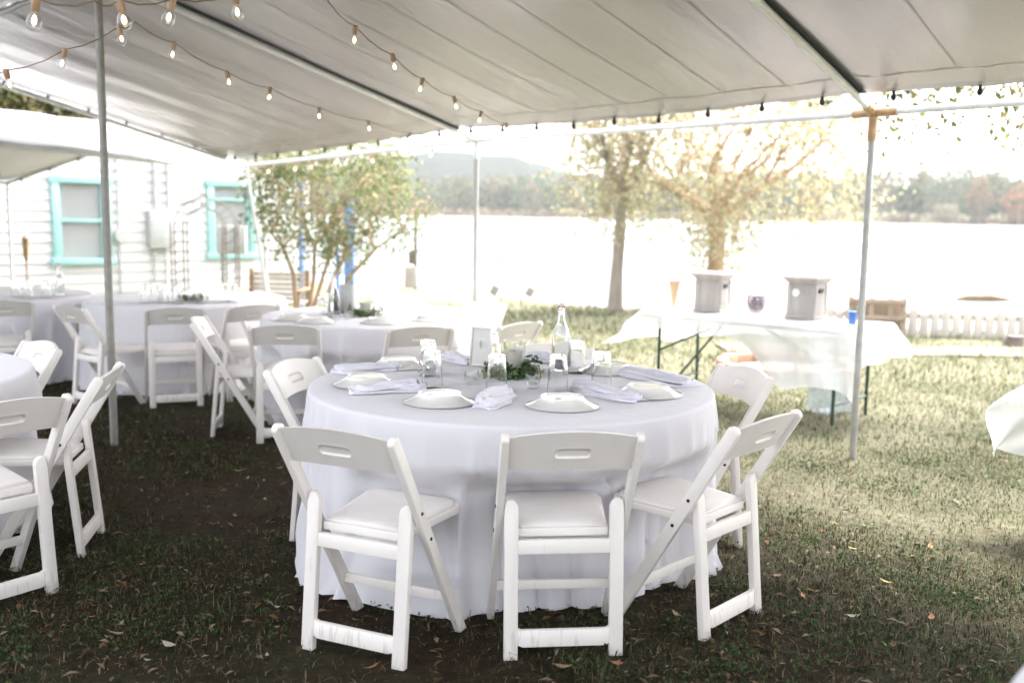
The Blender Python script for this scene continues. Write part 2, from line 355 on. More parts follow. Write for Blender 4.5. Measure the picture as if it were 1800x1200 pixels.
# hills beyond the far shore
def hill_top(x):
    return 29 + 35 * math.exp(-((x + 66) / 125) ** 2) + 10 * math.exp(-((x - 520) / 180) ** 2) + 4 * noise2(x * .012, 1) + 2 * noise2(x * .05, 3)
hx = np.linspace(-1500, 1500, 121); hv = []
for j in range(9):
    t = j / 8
    for x in hx: hv.append((x, 760 + 230 * t, -4 + hill_top(x) * math.sin(t * PI / 2) ** .8 + 2.5 * noise2(x * .05, t * 9)))
ii, jj = np.meshgrid(np.arange(120), np.arange(8)); q = (jj * 121 + ii).ravel()
HILLM = mat('wooded_hill', (.02, .028, .026), 1., (.036, .042, .034), .06, 0, spec=0.)
hill = np_mesh('hill', np.array(hv), np.stack([q, q + 1, q + 122, q + 121], 1), HILLM, smooth=True); tag(hill, kind='structure')

# far woods: one mass of crowns along the far bank
def woods():
    V, F, T = [], [], []; off = 0
    pal = np.array([[.10, .13, .075], [.13, .15, .09], [.16, .16, .10], [.19, .16, .11], [.11, .125, .085]])
    for k in range(760):
        x = RNG.uniform(-330, 330); dep = RNG.uniform(3, 130); y = far_y(x) + dep
        r = RNG.uniform(3.5, 6.5); h = RNG.uniform(10.5, 16) * (1 + .28 * ss(60, 180, x)) * (1 + .35 * (dep / 130)); n = 120
        u = rnd_unit(n); rad = RNG.uniform(.55, 1, (n, 1)) ** .5
        p = np.array([x, y, hgt(x, y) + h * .55]) + u * rad * np.array([r, r, h * .5])
        v, f, t = leaf_cloud(p, 2.1, pal[[RNG.integers(0, 5)]], 0, .8); V.append(v); F.append(f + off); T.append(t); off += len(v)
    for k in range(900):                                        # reddish brush and reeds on the water's edge
        x = RNG.uniform(-330, 330); y = far_y(x) + RNG.uniform(-4, 5); n = 10
        p = np.array([x, y, hgt(x, y) + 1.2]) + rnd_unit(n) * np.array([2.5, 1.2, 1.3])
        v, f, t = leaf_cloud(p, 1.5, np.array([[.22, .135, .10], [.26, .18, .12], [.17, .14, .08]]), 0, .7); V.append(v); F.append(f + off); T.append(t); off += len(v)
    o = np_mesh('far_woods', np.concatenate(V), np.concatenate(F), WOODS, np.concatenate(T))
    tag(o, 'hazy woods and reddish brush lining the far lake shore', 'woods', kind='stuff')
woods()

# ------------------------------------------------------------------ trees
def branch_tree(name, label, loc, trunk_h, trunk_r, forks, levels, spread, leaf_n, leaf_size, pal, bark, crown_c=None, crown_r=None,
                seed=1, lean=(0, 0), droop=.3, length=1.6, up=.35, base_r=1.25, group=None, starts=None, clumps=0, sig=.3):
    rnd = random.Random(seed); root = thing(name, label, 'tree', loc, group=group)
    mb = MB(); tips = []
    def grow(p, d, L, r, lev):
        n = 5; path = [p]; rr = [r]; cur = p; dd = d
        for i in range(n):
            dd = (dd + Vector((rnd.uniform(-1, 1), rnd.uniform(-1, 1), rnd.uniform(-.6, .9))) * .16).normalized()
            cur = cur + dd * (L / n); path.append(cur); rr.append(r * (1 - .45 * (i + 1) / n))
            if crown_r is not None and lev > 1 and sum(((cur[q] - crown_c[q]) / crown_r[q]) ** 2 for q in range(3)) > 1.0: break
        n = len(path) - 1
        if n < 2: return
        mb.tube(path, rr, 7 if lev < 2 else 5)
        if lev >= levels: tips.extend(path[1:]); return
        if lev >= levels - 1: tips.extend(path[2:])
        if n < 5: tips.extend(path[1:]); return
        for k in range(rnd.choice((2, 3, 3))):
            a = rnd.uniform(0, 2 * PI); q = path[rnd.choice((3, 4, 5))]
            nd = (dd + Vector((math.cos(a), math.sin(a), rnd.uniform(-.2, up * 1.4))) * spread).normalized()
            grow(q, nd, L * rnd.uniform(.6, .85), rr[-1] * rnd.uniform(.6, .9), lev + 1)
    for st in (starts or [((0, 0), lean)]):
        (bx, by), ln = st
        path = [Vector((bx, by, -.1)), Vector((bx, by, .12)), Vector((bx + ln[0] * .3, by + ln[1] * .3, trunk_h * .35)),
                Vector((bx + ln[0] * .55 + .03, by + ln[1] * .6, trunk_h * .7)), Vector((bx + ln[0], by + ln[1], trunk_h))]
        mb.tube(path, [trunk_r * base_r * 1.2, trunk_r * base_r, trunk_r, trunk_r * .9, trunk_r * .8], 9)
        d0 = (path[-1] - path[-2]).normalized()
        for k in range(forks):
            a = 2 * PI * k / forks + rnd.uniform(-.5, .5)
            grow(path[-1], (d0 * .5 + Vector((math.cos(a), math.sin(a), up)) * spread * 1.3).normalized(), length * rnd.uniform(.8, 1.2), trunk_r * .6, 1)
    T = np.array([tuple(t) for t in tips]); extra = []
    for k in range(clumps):                                     # outer sprays on thin twigs
        u = Vector((rnd.gauss(0, 1), rnd.gauss(0, 1), rnd.gauss(-.25, 1))).normalized() * rnd.uniform(.45, 1) ** .6
        c = Vector([crown_c[q] + u[q] * crown_r[q] for q in range(3)]); near = Vector(T[np.argmin(np.sum((T - np.array(c)) ** 2, 1))])
        md = (near + c) / 2 + Vector((0, 0, .25 * (c - near).length)); mb.tube([near, md, c, c + Vector((0, 0, -sig))], [.014, .010, .006, .003], 4)
        extra.append(c); extra.append((md + c) / 2)
    mb.build('trunk', bark, root)
    if extra:
        E_ = np.array([tuple(e) for e in extra]); ex = E_[RNG.integers(0, len(E_), leaf_n)] + RNG.normal(size=(leaf_n, 3)) * np.array([sig, sig, sig * 1.15])
    pts = T[RNG.integers(0, len(T), leaf_n)] + RNG.normal(size=(leaf_n, 3)) * np.array([.26, .26, .22]) * (length / 1.6)
    if crown_r is not None:
        k = np.sum(((pts - np.array(crown_c)) / np.array(crown_r)) ** 2, 1) < RNG.uniform(.75, 1.15, len(pts)); pts = pts[k]
    if extra: pts = np.concatenate([pts[::2], ex])
    v, f, t = leaf_cloud(pts, leaf_size, np.array(pal), droop)
    np_mesh('crown', v, f, LEAF, t, root)
    return root
OCHRE = [(.46, .40, .24), (.42, .39, .24), (.36, .37, .24), (.48, .41, .28), (.33, .36, .24), (.52, .47, .34)]
MYRT = [(.18, .23, .11), (.21, .25, .12), (.28, .28, .16), (.15, .20, .09), (.34, .28, .18), (.25, .27, .15)]
OLIVE = [(.12, .15, .05), (.18, .19, .06), (.22, .18, .07), (.10, .12, .045)]
branch_tree('lakeside_tree', 'slim lakeside tree with pale straight trunk, left of the forked tree', (1.86, 18.0, gz(18)), 2.1, .115, 5, 5, .8, 2700, .10, OCHRE, BARK,
            crown_c=(.05, .3, 2.75), crown_r=(1.25, 1.5, 1.75), seed=3, lean=(.06, .1), length=1.1, up=.5, clumps=46, sig=.24)
branch_tree('lakeside_tree', 'wide lakeside tree with golden leaves and a forked trunk', (3.55, 17.5, gz(17.5)), 1.75, .16, 6, 5, .85, 9800, .095, OCHRE, BARKT,
            crown_c=(.2, 0, 2.75), crown_r=(2.75, 2.5, 2.2), seed=12, lean=(.0, .1), length=1.3, up=.25, droop=.5, clumps=135, sig=.24)
branch_tree('small_garden_tree', 'small multi-stemmed green tree with tan stems beside the white house', (-2.75, 12.9, gz(12.9)), 1.15, .030, 3, 5, .75, 5400, .07, MYRT, BARKT,
            crown_c=(.50, 0, 1.82), crown_r=(1.2, 1.1, .88), seed=21, length=.7, up=.45, clumps=46, sig=.14,
            starts=[((0, 0), (-.25, .1)), ((.08, .05), (.05, .2)), ((.15, -.05), (.5, -.1)), ((.05, .1), (.3, .3)), ((.2, 0), (.75, .15))])
branch_tree('leaning_tree', 'tree at the right edge whose leafy twigs hang beside the canopy', (6.1, 8.6, gz(8.6)), 2.6, .16, 4, 4, .9, 3200, .075, OLIVE, BARK,
            crown_c=(-2.0, -.3, 3.0), crown_r=(1.7, 1.5, .75), seed=5, lean=(-.9, -.2), length=1.3, up=.15, droop=1.0, clumps=46, sig=.11)
branch_tree('background_tree', 'yellowish tree rising behind the house roof at upper left', (-10.8, 22, gz(22)), 2.2, .2, 6, 5, .8, 16000, .16, OLIVE + OCHRE[:2], BARK,
            crown_c=(.2, 0, 4.0), crown_r=(2.4, 2.0, 1.5), seed=9, length=1.7, up=.4, clumps=60, sig=.35)
# distinct trees on the far bank
def far_tree(name, label, x, dep, h, r, pal, seed, n=900):
    y = far_y(x) + dep; root = thing(name, label, 'tree', (x, y, hgt(x, y)))
    MB().tube([(0, 0, -.3), (.2, 0, h * .3), (0, .1, h * .6)], [r * .09, r * .07, r * .03], 7).build('trunk', BARK, root)
    u = rnd_unit(n); lump = 1 + .25 * np.sin(u[:, :1] * 5 + seed) * np.cos(u[:, 1:2] * 4 + seed) + .2 * np.sin(u[:, 2:] * 6 + seed)
    p = np.array([0, 0, h * .58]) + u * RNG.uniform(.5, 1, (n, 1)) ** .5 * lump * np.array([r, r, h * .42])
    v, f, t = leaf_cloud(p, 1.15, np.array(pal), 0, .8); np_mesh('crown', v, f, WOODS, t, root)
far_tree('far_tree', 'orange autumn tree on the far shore at the right edge', 217, -3, 17, 6.5, [(.34, .18, .09), (.28, .15, .07)], 1)
far_tree('far_tree', 'tall russet tree on the far shore left of the orange one', 203, 0, 19, 5, [(.27, .18, .10), (.22, .14, .08)], 2)
far_tree('far_shrub', 'pale rounded shrub on the far bank beneath dark trees', 188, -6, 8.5, 5.5, [(.33, .29, .2), (.28, .25, .18)], 3)
far_tree('far_tree', 'dark green tree on the far bank behind the pale shrub', 178, 6, 15, 6, [(.045, .075, .035), (.06, .09, .04)], 4)

# ------------------------------------------------------------------ things along the shore
def shore_wall():
    a, b = Vector((4.35, 14.35, 0)), Vector((8.6, 13.5, 0)); n = 30
    root = thing('retaining_wall', 'pale plank retaining wall along the lake edge at right', 'wall', (0, 0, 0))
    d = (b - a) / n; ang = math.atan2(d.y, d.x); M = Matrix.Rotation(ang, 3, 'Z'); L = d.length
    for i in range(n):
        p = a + d * (i + .5); g = gz(p.y); h = .38 + .04 * math.sin(i * 2.3)
        MB().box((p.x, p.y + .008 * math.sin(i * 5), g + h / 2 - .02), (L * .80, .035, h), M).build('plank', PALEW, root, .004)
    MB().box(((a.x + b.x) / 2, (a.y + b.y) / 2 + .06, gz(14) + .30), ((b - a).length, .05, .09), M).build('rail', STONEB, root, .004)
shore_wall()
def pallet():
    root = thing('wooden_pallet', 'brown open wooden pallet box behind the canopy pole by the lake', 'pallet', (5.15, 14.0, gz(14)), math.radians(-9))
    for z in (.06, .27, .50): MB().box((0, 0, z), (.78, .03, .07)).build('slat', DRIFT, root, .003)
    for x in (-.36, -.08, .18, .36): MB().box((x, .034, .28), (.07, .035, .56)).build('upright', DRIFT, root, .003)
    MB().box((0, .11, .28), (.74, .02, .5)).build('back_board', DRIFT, root, .003)
pallet()
def stump():
    mb = MB().lathe([(.001, 0), (.17, 0), (.14, .05), (.11, .10), (.10, .14), (.001, .145)], 14)
    o = mb.build('tree_stump', ARBOR, None, 0, loc=(6.62, 13.0, gz(13))); tag(o, 'dark low stump on the lawn edge at the right', 'stump')
stump()
def buoy():
    mb = MB().tube([(-.9, 0, 0), (-.5, .05, .08), (.2, 0, .1), (.9, .05, .02)], [.05, .11, .12, .04], 9)
    o = mb.build('floating_log', WOOD, None, loc=(14.2, 30, -.98)); tag(o, 'dark log floating on the lake at right', 'log')
buoy()
# sandy path strip and fire pit
pv = []; pf = []
for i in range(25):
    x = 2.6 + 7.4 * i / 24; y = 12.35 - .05 * (x - 2.6) + .08 * math.sin(x * 2.1)
    for k in (-1, 1): pv.append((x, y + k * (.42 + .07 * math.sin(x * 3.3 + k)), hgt(x, y) + .022))
for i in range(24): pf.append((2 * i, 2 * i + 2, 2 * i + 3, 2 * i + 1))
tag(np_mesh('path', np.array(pv), np.array(pf), SAND), kind='structure')
def firepit():
    c = Vector((2.85, 10.2, gz(10.2))); root = thing('fire_pit', 'low ring of terracotta bricks filled with ash behind the long table', 'fire pit', c)
    for i in range(18):
        a = 2 * PI * i / 18
        MB().box((.66 * math.cos(a), .66 * math.sin(a), .045 + .006 * math.sin(i * 3)), (.10, .21, .13), Matrix.Rotation(a, 3, 'Z')).build('brick', TERRA, root, .006)
    MB().lathe([(.001, .045), (.25, .05), (.45, .03), (.61, .012)], 20).build('ash_bed', ASH, root)
    st = MB().tube([(0, 0, -.1), (.01, 0, .2), (0, .01, .38)], .012, 6).build('garden_stake', WOOD, None, loc=(2.72, 9.45, gz(9.45)))
    tag(st, 'thin wooden stake standing before the brick fire pit', 'stake')
firepit()
def utility_post():
    x, y = -2.31, 23.6; root = thing('utility_post', 'thin grey post with small meter boxes at the lake edge', 'post', (x, y, gz(y)))
    MB().tube([(0, 0, -.2), (0, 0, 2.0)], .04, 8).build('post', ARBOR, root)
    MB().box((-.08, -.06, .75), (.16, .1, .28)).build('meter_box', ARBOR, root, .01); MB().box((-.12, -.06, .30), (.28, .12, .5)).build('outlet_box', STONEB, root, .01)
utility_post()
def cleaning_table():
    root = thing('shore_table', 'small thin table standing at the water beyond the centre pole', 'table', (.05, 20.2, gz(20.2)))
    MB().box((0, 0, .78), (.75, .35, .03)).build('table_top', ARBOR, root, .005)
    for x in (-.28, .12): MB().tube([(x, 0, -.1), (x, 0, .77)], .018, 6).build('leg', ARBOR, root)
    for x, z in ((-.42, .22), (.3, .2)): MB().box((x, -.1, z), (.16, .12, .2), Matrix.Rotation(.5, 3, 'Y')).build('brace', STONEB, root, .01)
    r2 = thing('wire_fence', 'thin wire fence with two posts at the water edge', 'fence', (0, 20, gz(20)))
    for x in (-.72, .78): MB().tube([(x, 0, -.1), (x, 0, .85)], .014, 6).build('post', ARBOR, r2)
    for z in (.84, .45): MB().tube([(-.72, 0, z), (.03, 0, z - .02), (.78, 0, z)], .004, 5).build('wire', ARBOR, r2)
cleaning_table()
def blue_frame():
    root = thing('timber_climbing_frame', 'bright blue timber frame standing behind the small garden tree', 'frame', (-2.72, 15.6, gz(15.6)))
    MB().box((.16, 0, .85), (.15, .15, 1.9)).build('post', BLUEP, root, .008)
    MB().box((-.62, .1, 1.0), (.06, .06, 2.2)).build('post', BLUEP, root, .008)
    MB().box((-.08, .3, .75), (.05, .05, 1.6)).build('post', BLUEP, root, .008)
    for z in (.72, 1.04, 1.22): MB().bar((-.6, .03, z), (.12, .03, z), .02, .03).build('rail', BLUEP, root, .004)
blue_frame()

# ------------------------------------------------------------------ white house
def house():
    ang = math.radians(45); root = thing('house', 'white clapboard house with two teal framed windows behind the tables', 'house', (-6.85, 15.8, gz(16)), ang)
    x0, x1, top = -4.2, 4.15, 2.6
    MB().box(((x0 + x1) / 2, 1.55, top / 2), (x1 - x0, 3.0, top)).build('wall', SIDING, root)
    n = 16; e = top / n
    wins = [(.02, .92, .78, 2.16), (2.62, .92, .82, 2.18)]
    def seg(a, b, z):
        pts = [(.045, z), (.005, z), (.03, z + e * 1.06), (.045, z + e * 1.06)]
        MB().prism([(-p[0] + .05, p[1]) for p in [(.05 + .0, z), (.088, z), (.062, z + e * 1.04), (.05, z + e * 1.04)]], 'x', a, b).build('siding_board', SIDING, root, smooth=0)
    for i in range(n):
        z = i * e; cuts = [(wx - ww / 2, wx + ww / 2) for wx, ww, wz0, wz1 in wins if wz0 < z + e * .5 < wz1]
        a = x0
        for c0, c1 in sorted(cuts): seg(a, c0, z); a = c1
        seg(a, x1, z)
    MB().box((x1 + .03, .02, top / 2), (.1, .14, top)).build('corner_board', SIDING, root, .004)
    MB().add([(x0 - .3, -.06, top - .02), (x1 + .3, -.06, top - .02), (x1 + .3, 1.6, top + .2), (x0 - .3, 1.6, top + .2), (x1 + .3, 3.4, top), (x0 - .3, 3.4, top),
              (x0 - .3, -.06, top + .06), (x1 + .3, -.06, top + .06), (x1 + .3, 1.6, top + .28), (x0 - .3, 1.6, top + .28), (x1 + .3, 3.4, top + .08), (x0 - .3, 3.4, top + .08)],
             [(0, 1, 2, 3), (3, 2, 4, 5), (6, 9, 8, 7), (9, 11, 10, 8), (0, 6, 7, 1), (5, 4, 10, 11), (0, 3, 9, 6), (3, 5, 11, 9), (1, 7, 8, 2), (2, 8, 10, 4)]).build('roof', ROOFM, root)
    for k, (wx, ww, z0, z1) in enumerate(wins):
        wn = MB().box((wx, .03, (z0 + z1) / 2), (ww - .2, .02, z1 - z0 - .2)).build('window', CURT, root)
        if k: tag(wn, 'half covered teal window, dim inside')
        for a, b, c, d in ((wx - ww / 2 + .055, z0, .11, z1 - z0), (wx + ww / 2 - .055, z0, .11, z1 - z0)):
            MB().box((a, -.045, b + d / 2), (c, .07, d)).build('frame', TEAL, wn, .005)
        MB().box((wx, -.048, z1 - .055), (ww + .06, .09, .11)).build('lintel', TEAL, wn, .005)
        MB().box((wx, -.058, z0 + .05), (ww + .08, .12, .10)).build('sill', TEAL, wn, .005)
        MB().box((wx, -.03, (z0 + z1) / 2 + (.0 if k == 0 else .35)), (ww - .2, .05, .055)).build('sash_rail', TEAL, wn, .004)
        for s in (-1, 1): MB().box((wx + s * (ww / 2 - .13), -.02, (z0 + z1) / 2), (.04, .04, z1 - z0 - .2)).build('sash', TEAL, wn, .003)
        MB().box((wx, .0, (z0 + z1) / 2), (ww - .22, .008, z1 - z0 - .22)).build('pane', PANE, wn)
    MB().box((1.28, -.10, 1.33), (.40, .13, .62)).build('breaker_box', GREYM, root, .01)
    for x in (1.22, 1.45): MB().tube([(x, -.075, 1.65), (x, -.075, top)], .03, 8).build('conduit', GREYM, root)
    for x in (1.18, 1.38): MB().tube([(x, -.075, .02), (x, -.075, 1.02)], .022, 8).build('conduit', GREYM, root)
    MB().tube([(.60, -.07, .02), (.60, -.07, top)], .022, 8).build('conduit', GREYM, root)
    MB().tube([(.60, -.07, 1.22), (.60, -.17, 1.22)], .10, 14).build('meter', GREYM, root)
house()
def pedestal():
    root = thing('utility_box', 'grey metal utility box on two posts before the right window', 'utility box', (-4.45, 15.8, gz(15.8)), math.radians(8))
    MB().box((0, 0, 1.2), (.44, .16, .44)).build('box', GREYM, root, .012)
    MB().box((.04, -.083, 1.2), (.012, .006, .40)).build('door_seam', GALV, root)
    for x in (-.17, .1): MB().tube([(x, .06, -.1), (x, .06, 1.1)], .02, 7).build('post', GALV, root)
pedestal()
def arbor():
    root = thing('garden_arch', 'rusty wire garden arch standing in front of the house wall', 'arch', (-4.55, 14.7, gz(14.7)), math.radians(6))
    for s, cx in ((-1, -.36), (1, .38)):
        for dx in (-.09, .09):
            for dy in (-.12, .12): MB().tube([(cx + dx, dy, -.1), (cx + dx, dy, 1.45)], .012, 5).build('post', ARBOR, root)
        for k in range(9):
            z = .1 + k * .15
            MB().tube([(cx - .09, -.12, z), (cx + .09, -.12, z + .05)], .005, 4).build('rung', ARBOR, root)
            MB().tube([(cx - .09, -.12, z + .1), (cx, -.12, z + .02), (cx + .09, -.12, z + .12)], .004, 4).build('scroll', ARBOR, root)
    for r_ in (.27, .45):
        for dy in (-.12, .12):
            MB().tube([(.01 + r_ * math.cos(a), dy, 1.45 + r_ * .78 * math.sin(a) + (.07 if abs(a - PI / 2) < .15 else 0)) for a in [PI * i / 14 for i in range(15)]], .008, 5).build('hoop', ARBOR, root)
    for i in range(1, 10):
        a = PI * i / 10
        MB().tube([(.01 + .27 * math.cos(a), -.12, 1.45 + .21 * math.sin(a)), (.01 + .45 * math.cos(a + .05), -.12, 1.45 + .35 * math.sin(a + .05))], .005, 4).build('rung', ARBOR, root)
arbor()
def torch():
    root = thing('garden_torch', 'tan wicker garden torch on a thin pole before the house', 'torch', (-6.35, 13.0, gz(13)))
    MB().tube([(0, 0, -.1), (0, 0, .95)], .011, 6).build('pole', WOOD, root)
    MB().lathe([(.001, .92), (.02, .92), (.035, 1.0), (.048, 1.2), (.05, 1.22), (.001, 1.225)], 12).build('wicker_head', ROPE, root)
    MB().lathe([(.001, 1.22), (.025, 1.22), (.025, 1.25), (.012, 1.27), (.001, 1.27)], 10).build('wick_cap', GREYM, root)
torch()
def bench():
    root = thing('wooden_bench', 'weathered wooden slatted bench beside the house near the small tree', 'bench', (-3.25, 13.6, gz(13.6)), math.radians(-6))
    for s in (-1, 1):
        MB().bar((s * .42, .12, 0), (s * .40, .20, .82), .06, .05, (1, 0, 0)).build('back_leg', WOOD, root, .004)
        MB().bar((s * .42, -.30, 0), (s * .42, -.30, .55), .06, .05, (1, 0, 0)).build('front_leg', WOOD, root, .004)
        MB().bar((s * .42, -.36, .56), (s * .42, .20, .58), .08, .03).build('arm', WOOD, root, .004)
    for k in range(6): MB().bar((-.42, .145 + .012 * k, .42 + k * .068), (.42, .145 + .012 * k, .42 + k * .068), .02, .055, (0, 0, 1)).build('back_slat', PALEW, root, .003)
    for k in range(5): MB().box((0, -.27 + k * .09, .40), (.84, .075, .025)).build('seat_slat', PALEW, root, .003)
bench()

# ------------------------------------------------------------------ canopy tent over the camera
B_ = Vector((-.35, 9.2, 2.09)); C_ = Vector((2.17, 6.17, 2.08)); A_ = Vector((-3.2, 12.0, 1.94)); D_ = Vector((4.69, 3.14, 2.08))
RB = Vector((-2.51, 6.17, 2.82)); RC = Vector((-.14, 3.14, 2.86)); RA = Vector((-5.36, 8.97, 2.75)); RD = Vector((2.3, .1, 2.86))
def lerp(a, b, t): return a + (b - a) * t
def canopy():
    root = thing('canopy_tent', 'large grey tarp canopy on pipe frame overhead with string lights beneath', 'canopy', (0, 0, 0))
    ridge, eave = [RA, RB, RC, RD], [A_, B_, C_, D_]
    oth = [2 * r - e for r, e in zip(ridge, eave)]
    def poly(pts, v):
        k = min(2, int(v * 3)); return lerp(pts[k], pts[k + 1], v * 3 - k)
    def tarp(E, tmax, seed, nu=44, nv=90):
        me = bpy.data.meshes.new('roof_tarp'); vs = []; uvs = []
        for j in range(nv + 1):
            for i in range(nu + 1):
                u, v = i / nu * tmax, -.02 + 1.04 * j / nv; vv = min(1, max(0, v))
                p = lerp(poly(ridge, vv), poly(E, vv), u)
                if v < 0: p = p + (p - lerp(poly(ridge, .02), poly(E, .02), u))
                if v > 1: p = p + (p - lerp(poly(ridge, .98), poly(E, .98), u))
                fr = (v * 3) % 1; bay = math.sin(PI * fr) if 0 <= v <= 1 else 0
                sag = -.05 * bay * math.sin(PI * min(1, u * 1.02)) + .035
                wr = .007 * math.sin(v * 118 + 2.2 * math.sin(u * 5 + v * 9 + seed) + seed) * (.35 + .65 * math.sin(PI * u)) + .004 * math.sin(v * 260 + u * 11)
                vs.append((p.x, p.y, p.z + sag + wr + (-.05 * ss(.86, 1, u) * bay))); uvs.append((v * 12, u * 3.6))
        W = nu + 1; fs = [(j * W + i, j * W + i + 1, (j + 1) * W + i + 1, (j + 1) * W + i) for j in range(nv) for i in range(nu)]
        me.from_pydata(vs, [], fs); ul = me.uv_layers.new(name='UVMap')
        for lp in me.loops: ul.data[lp.index].uv = uvs[lp.vertex_index]
        me.materials.append(TARP); me.shade_smooth()
        o = bpy.data.objects.new('roof_tarp', me); COL.objects.link(o); o.parent = root
        so = o.modifiers.new('thick', 'SOLIDIFY'); so.thickness = .002; so.offset = 1
        def surf(u, v):
            fi, fj = u / tmax * nu, (v + .02) / 1.04 * nv; i, j = min(nu - 1, max(0, int(fi))), min(nv - 1, max(0, int(fj))); a, b = fi - i, fj - j
            g = lambda jj, ii_: Vector(vs[jj * W + ii_])
            return lerp(lerp(g(j, i), g(j, i + 1), a), lerp(g(j + 1, i), g(j + 1, i + 1), a), b)
        return o, surf
    t1, surf = tarp(eave, .93, 1.); t2, surf2 = tarp(oth, .30, 4., 12, 60)  # camera-side slope cut short, out of view, to let fill light in
    dn = Vector((0, 0, -.0045))
    for k in range(1, 25):                                       # welded seams running down the slope
        v = k / 25 + .006 * math.sin(k * 7)
        if any(abs(v - q) < .012 for q in (1 / 3, 2 / 3)): continue
        mb = MB(); n = 26; vs = []
        for i in range(n + 1):
            u = .02 + .835 * i / n
            for s in (-1, 1): vs.append(surf(u, v + s * .00038) + dn)
        mb.add(vs, [(2 * i, 2 * i + 1, 2 * i + 3, 2 * i + 2) for i in range(n)]).build('seam', TARPS, t1)
    mb = MB(); n = 90; vs = []
    for i in range(n + 1):
        for s in (-1, 1): vs.append(surf(.858 + s * .0018, i / n) + dn)
    mb.add(vs, [(2 * i, 2 * i + 1, 2 * i + 3, 2 * i + 2) for i in range(n)]).build('seam', TARPS, t1)
    for v in (0.0, 1 / 3, 2 / 3, 1.0):                            # black webbing beside each rafter
        mb = MB(); n = 26; vs = []
        if v in (0.0,): continue
        for i in range(n + 1):
            u = .01 + .915 * i / n
            for s in (0, 1): vs.append(surf(u, v + .0005 + s * .0045) + dn * 2.2)
        mb.add(vs, [(2 * i, 2 * i + 1, 2 * i + 3, 2 * i + 2) for i in range(n)]).build('strap', STRAP, t1)
    R = .0215
    for r_, e_, o_ in zip(ridge, eave, oth):
        MB().tube([r_, e_], R, 12).build('rafter', WPIPE, root); MB().tube([r_, o_], R, 12).build('rafter', WPIPE, root)
    for k in range(3):
        MB().tube([eave[k], eave[k + 1]], R, 12).build('eave_pipe', WPIPE, root); MB().tube([ridge[k], ridge[k + 1]], R, 12).build('ridge_pipe', GALV, root)
        MB().tube([oth[k], oth[k + 1]], R, 12).build('eave_pipe', WPIPE, root)
    def pole(p, m, foot=None, r=R):
        f = foot or Vector((p.x, p.y, 0)); f = Vector((f.x, f.y, gz(f.y) - .04)); MB().tube([f, p], r, 12).build('pole', m, root)
    pole(B_, GALV); pole(C_, GALV); pole(D_, GALV); pole(RB, DGALV, r=.024); pole(RD, GALV); pole(A_, WPIPE, Vector((-2.87, 12.0, 0)))
    for o in oth[:3]: pole(o, GALV)
    for p, e1, e2, r_, m in ((C_, B_, D_, RC, COPPER), (B_, A_, C_, RB, WPIPE)):   # pipe corner fittings
        for q_, L in ((e1, .13), (e2, .16), (r_, .15), (Vector((p.x, p.y, 0)), .17)):
            MB().tube([p, p + (q_ - p).normalized() * L], R * 1.28, 12).build('fitting', m, root)
    # ball bungees between tarp hem and eave pipe
    for k in range(3):
        n = 9 if k < 2 else 8
        for i in range(n):
            v = (k + (i + .45) / n) / 3; h = surf(.925, v); e = poly(eave, v); c = h + Vector((0, 0, -.035))
            if k == 2 and i > 4: continue
            b = MB().ball(c, .017, 10, 7, (1, 1, 1.25)).build('bungee_ball', BLACK, root)
            MB().tube([h + Vector((0, 0, .012)), c, lerp(c, e, .55) + Vector((.012, 0, .01)), e + Vector((0, 0, .022)), e + (e - c).normalized() * .024, e + Vector((0, 0, -.023)), lerp(c, e, .5) + Vector((-.012, 0, -.012)), c], .0022, 5).build('cord', GREYM, b)
            MB().tube([h + Vector((0, 0, .05)), h + Vector((0, 0, -.02))], .010, 8).build('grommet', BLACK, b)
    for i in range(8):                                            # bungees along the gable rake
        u = .08 + .115 * i; p = lerp(A_, RA, u); b = MB().ball(p + Vector((.02, -.02, .028)), .014, 9, 6).build('bungee_ball', BLACK, root)
        MB().tube([p + Vector((.02, -.02, .02)), p + Vector((.0, .01, -.024))], .003, 5).build('cord', BLACK, b)
TARPS = mat('tarp_seam_tape', (.36, .34, .315), .4, (.44, .415, .39), 6)
canopy()

def tent_behind():
    root = thing('canopy_tent', 'smaller white canopy tent between the large canopy and the house', 'canopy', (0, 0, 0))
    e0, e1 = Vector((-5.3, 6.6, 1.97)), Vector((-3.42, 13.5, 1.95)); r0, r1 = Vector((-7.0, 7.6, 2.46)), Vector((-4.75, 13.4, 2.44)); f0, f1 = Vector((-8.9, 7.6, 1.8)), Vector((-6.55, 13.0, 1.72))
    def slope(a0, a1, b0, b1, m):
        n = MB(); n.grid(lambda u, v: lerp(lerp(a0, a1, u), lerp(b0, b1, u), v) + Vector((0, 0, -.03 * math.sin(PI * v) + .006 * math.sin(u * 40))), 30, 8)
        o = n.build('roof_tarp', m, root); so = o.modifiers.new('t', 'SOLIDIFY'); so.thickness = .003; so.offset = 0
    up = Vector((0, 0, .025))
    slope(e0 + up, e1 + up, r0 + up, r1 + up, WTARP); slope(r0 + up * 1.3, r1 + up * 1.3, f0 + up, f1 + up, WTARP)
    for a, b in ((e0, e1), (r0, r1), (f0, f1), (e1, r1), (r1, f1), (e0, r0), (r0, f0)): MB().tube([a, b], .02, 10).build('frame_pipe', WPIPE, root)
    for p in (e1, f1, f0): MB().tube([Vector((p.x + (.12 if p is e1 else 0), p.y, gz(p.y) - .04)), p], .02, 10).build('pole', WPIPE, root)
    for i in range(5):
        p = lerp(f1, r1, .1 + .19 * i); MB().ball(p + Vector((0, -.03, -.03)), .018, 8, 6).build('bungee_ball', BLACK, root)
    for i in range(6):
        p = lerp(e0, e1, .55 + .085 * i); MB().ball(p + Vector((.02, -.02, .07)), .012, 8, 6).build('bungee_ball', BLACK, root)
tent_behind()

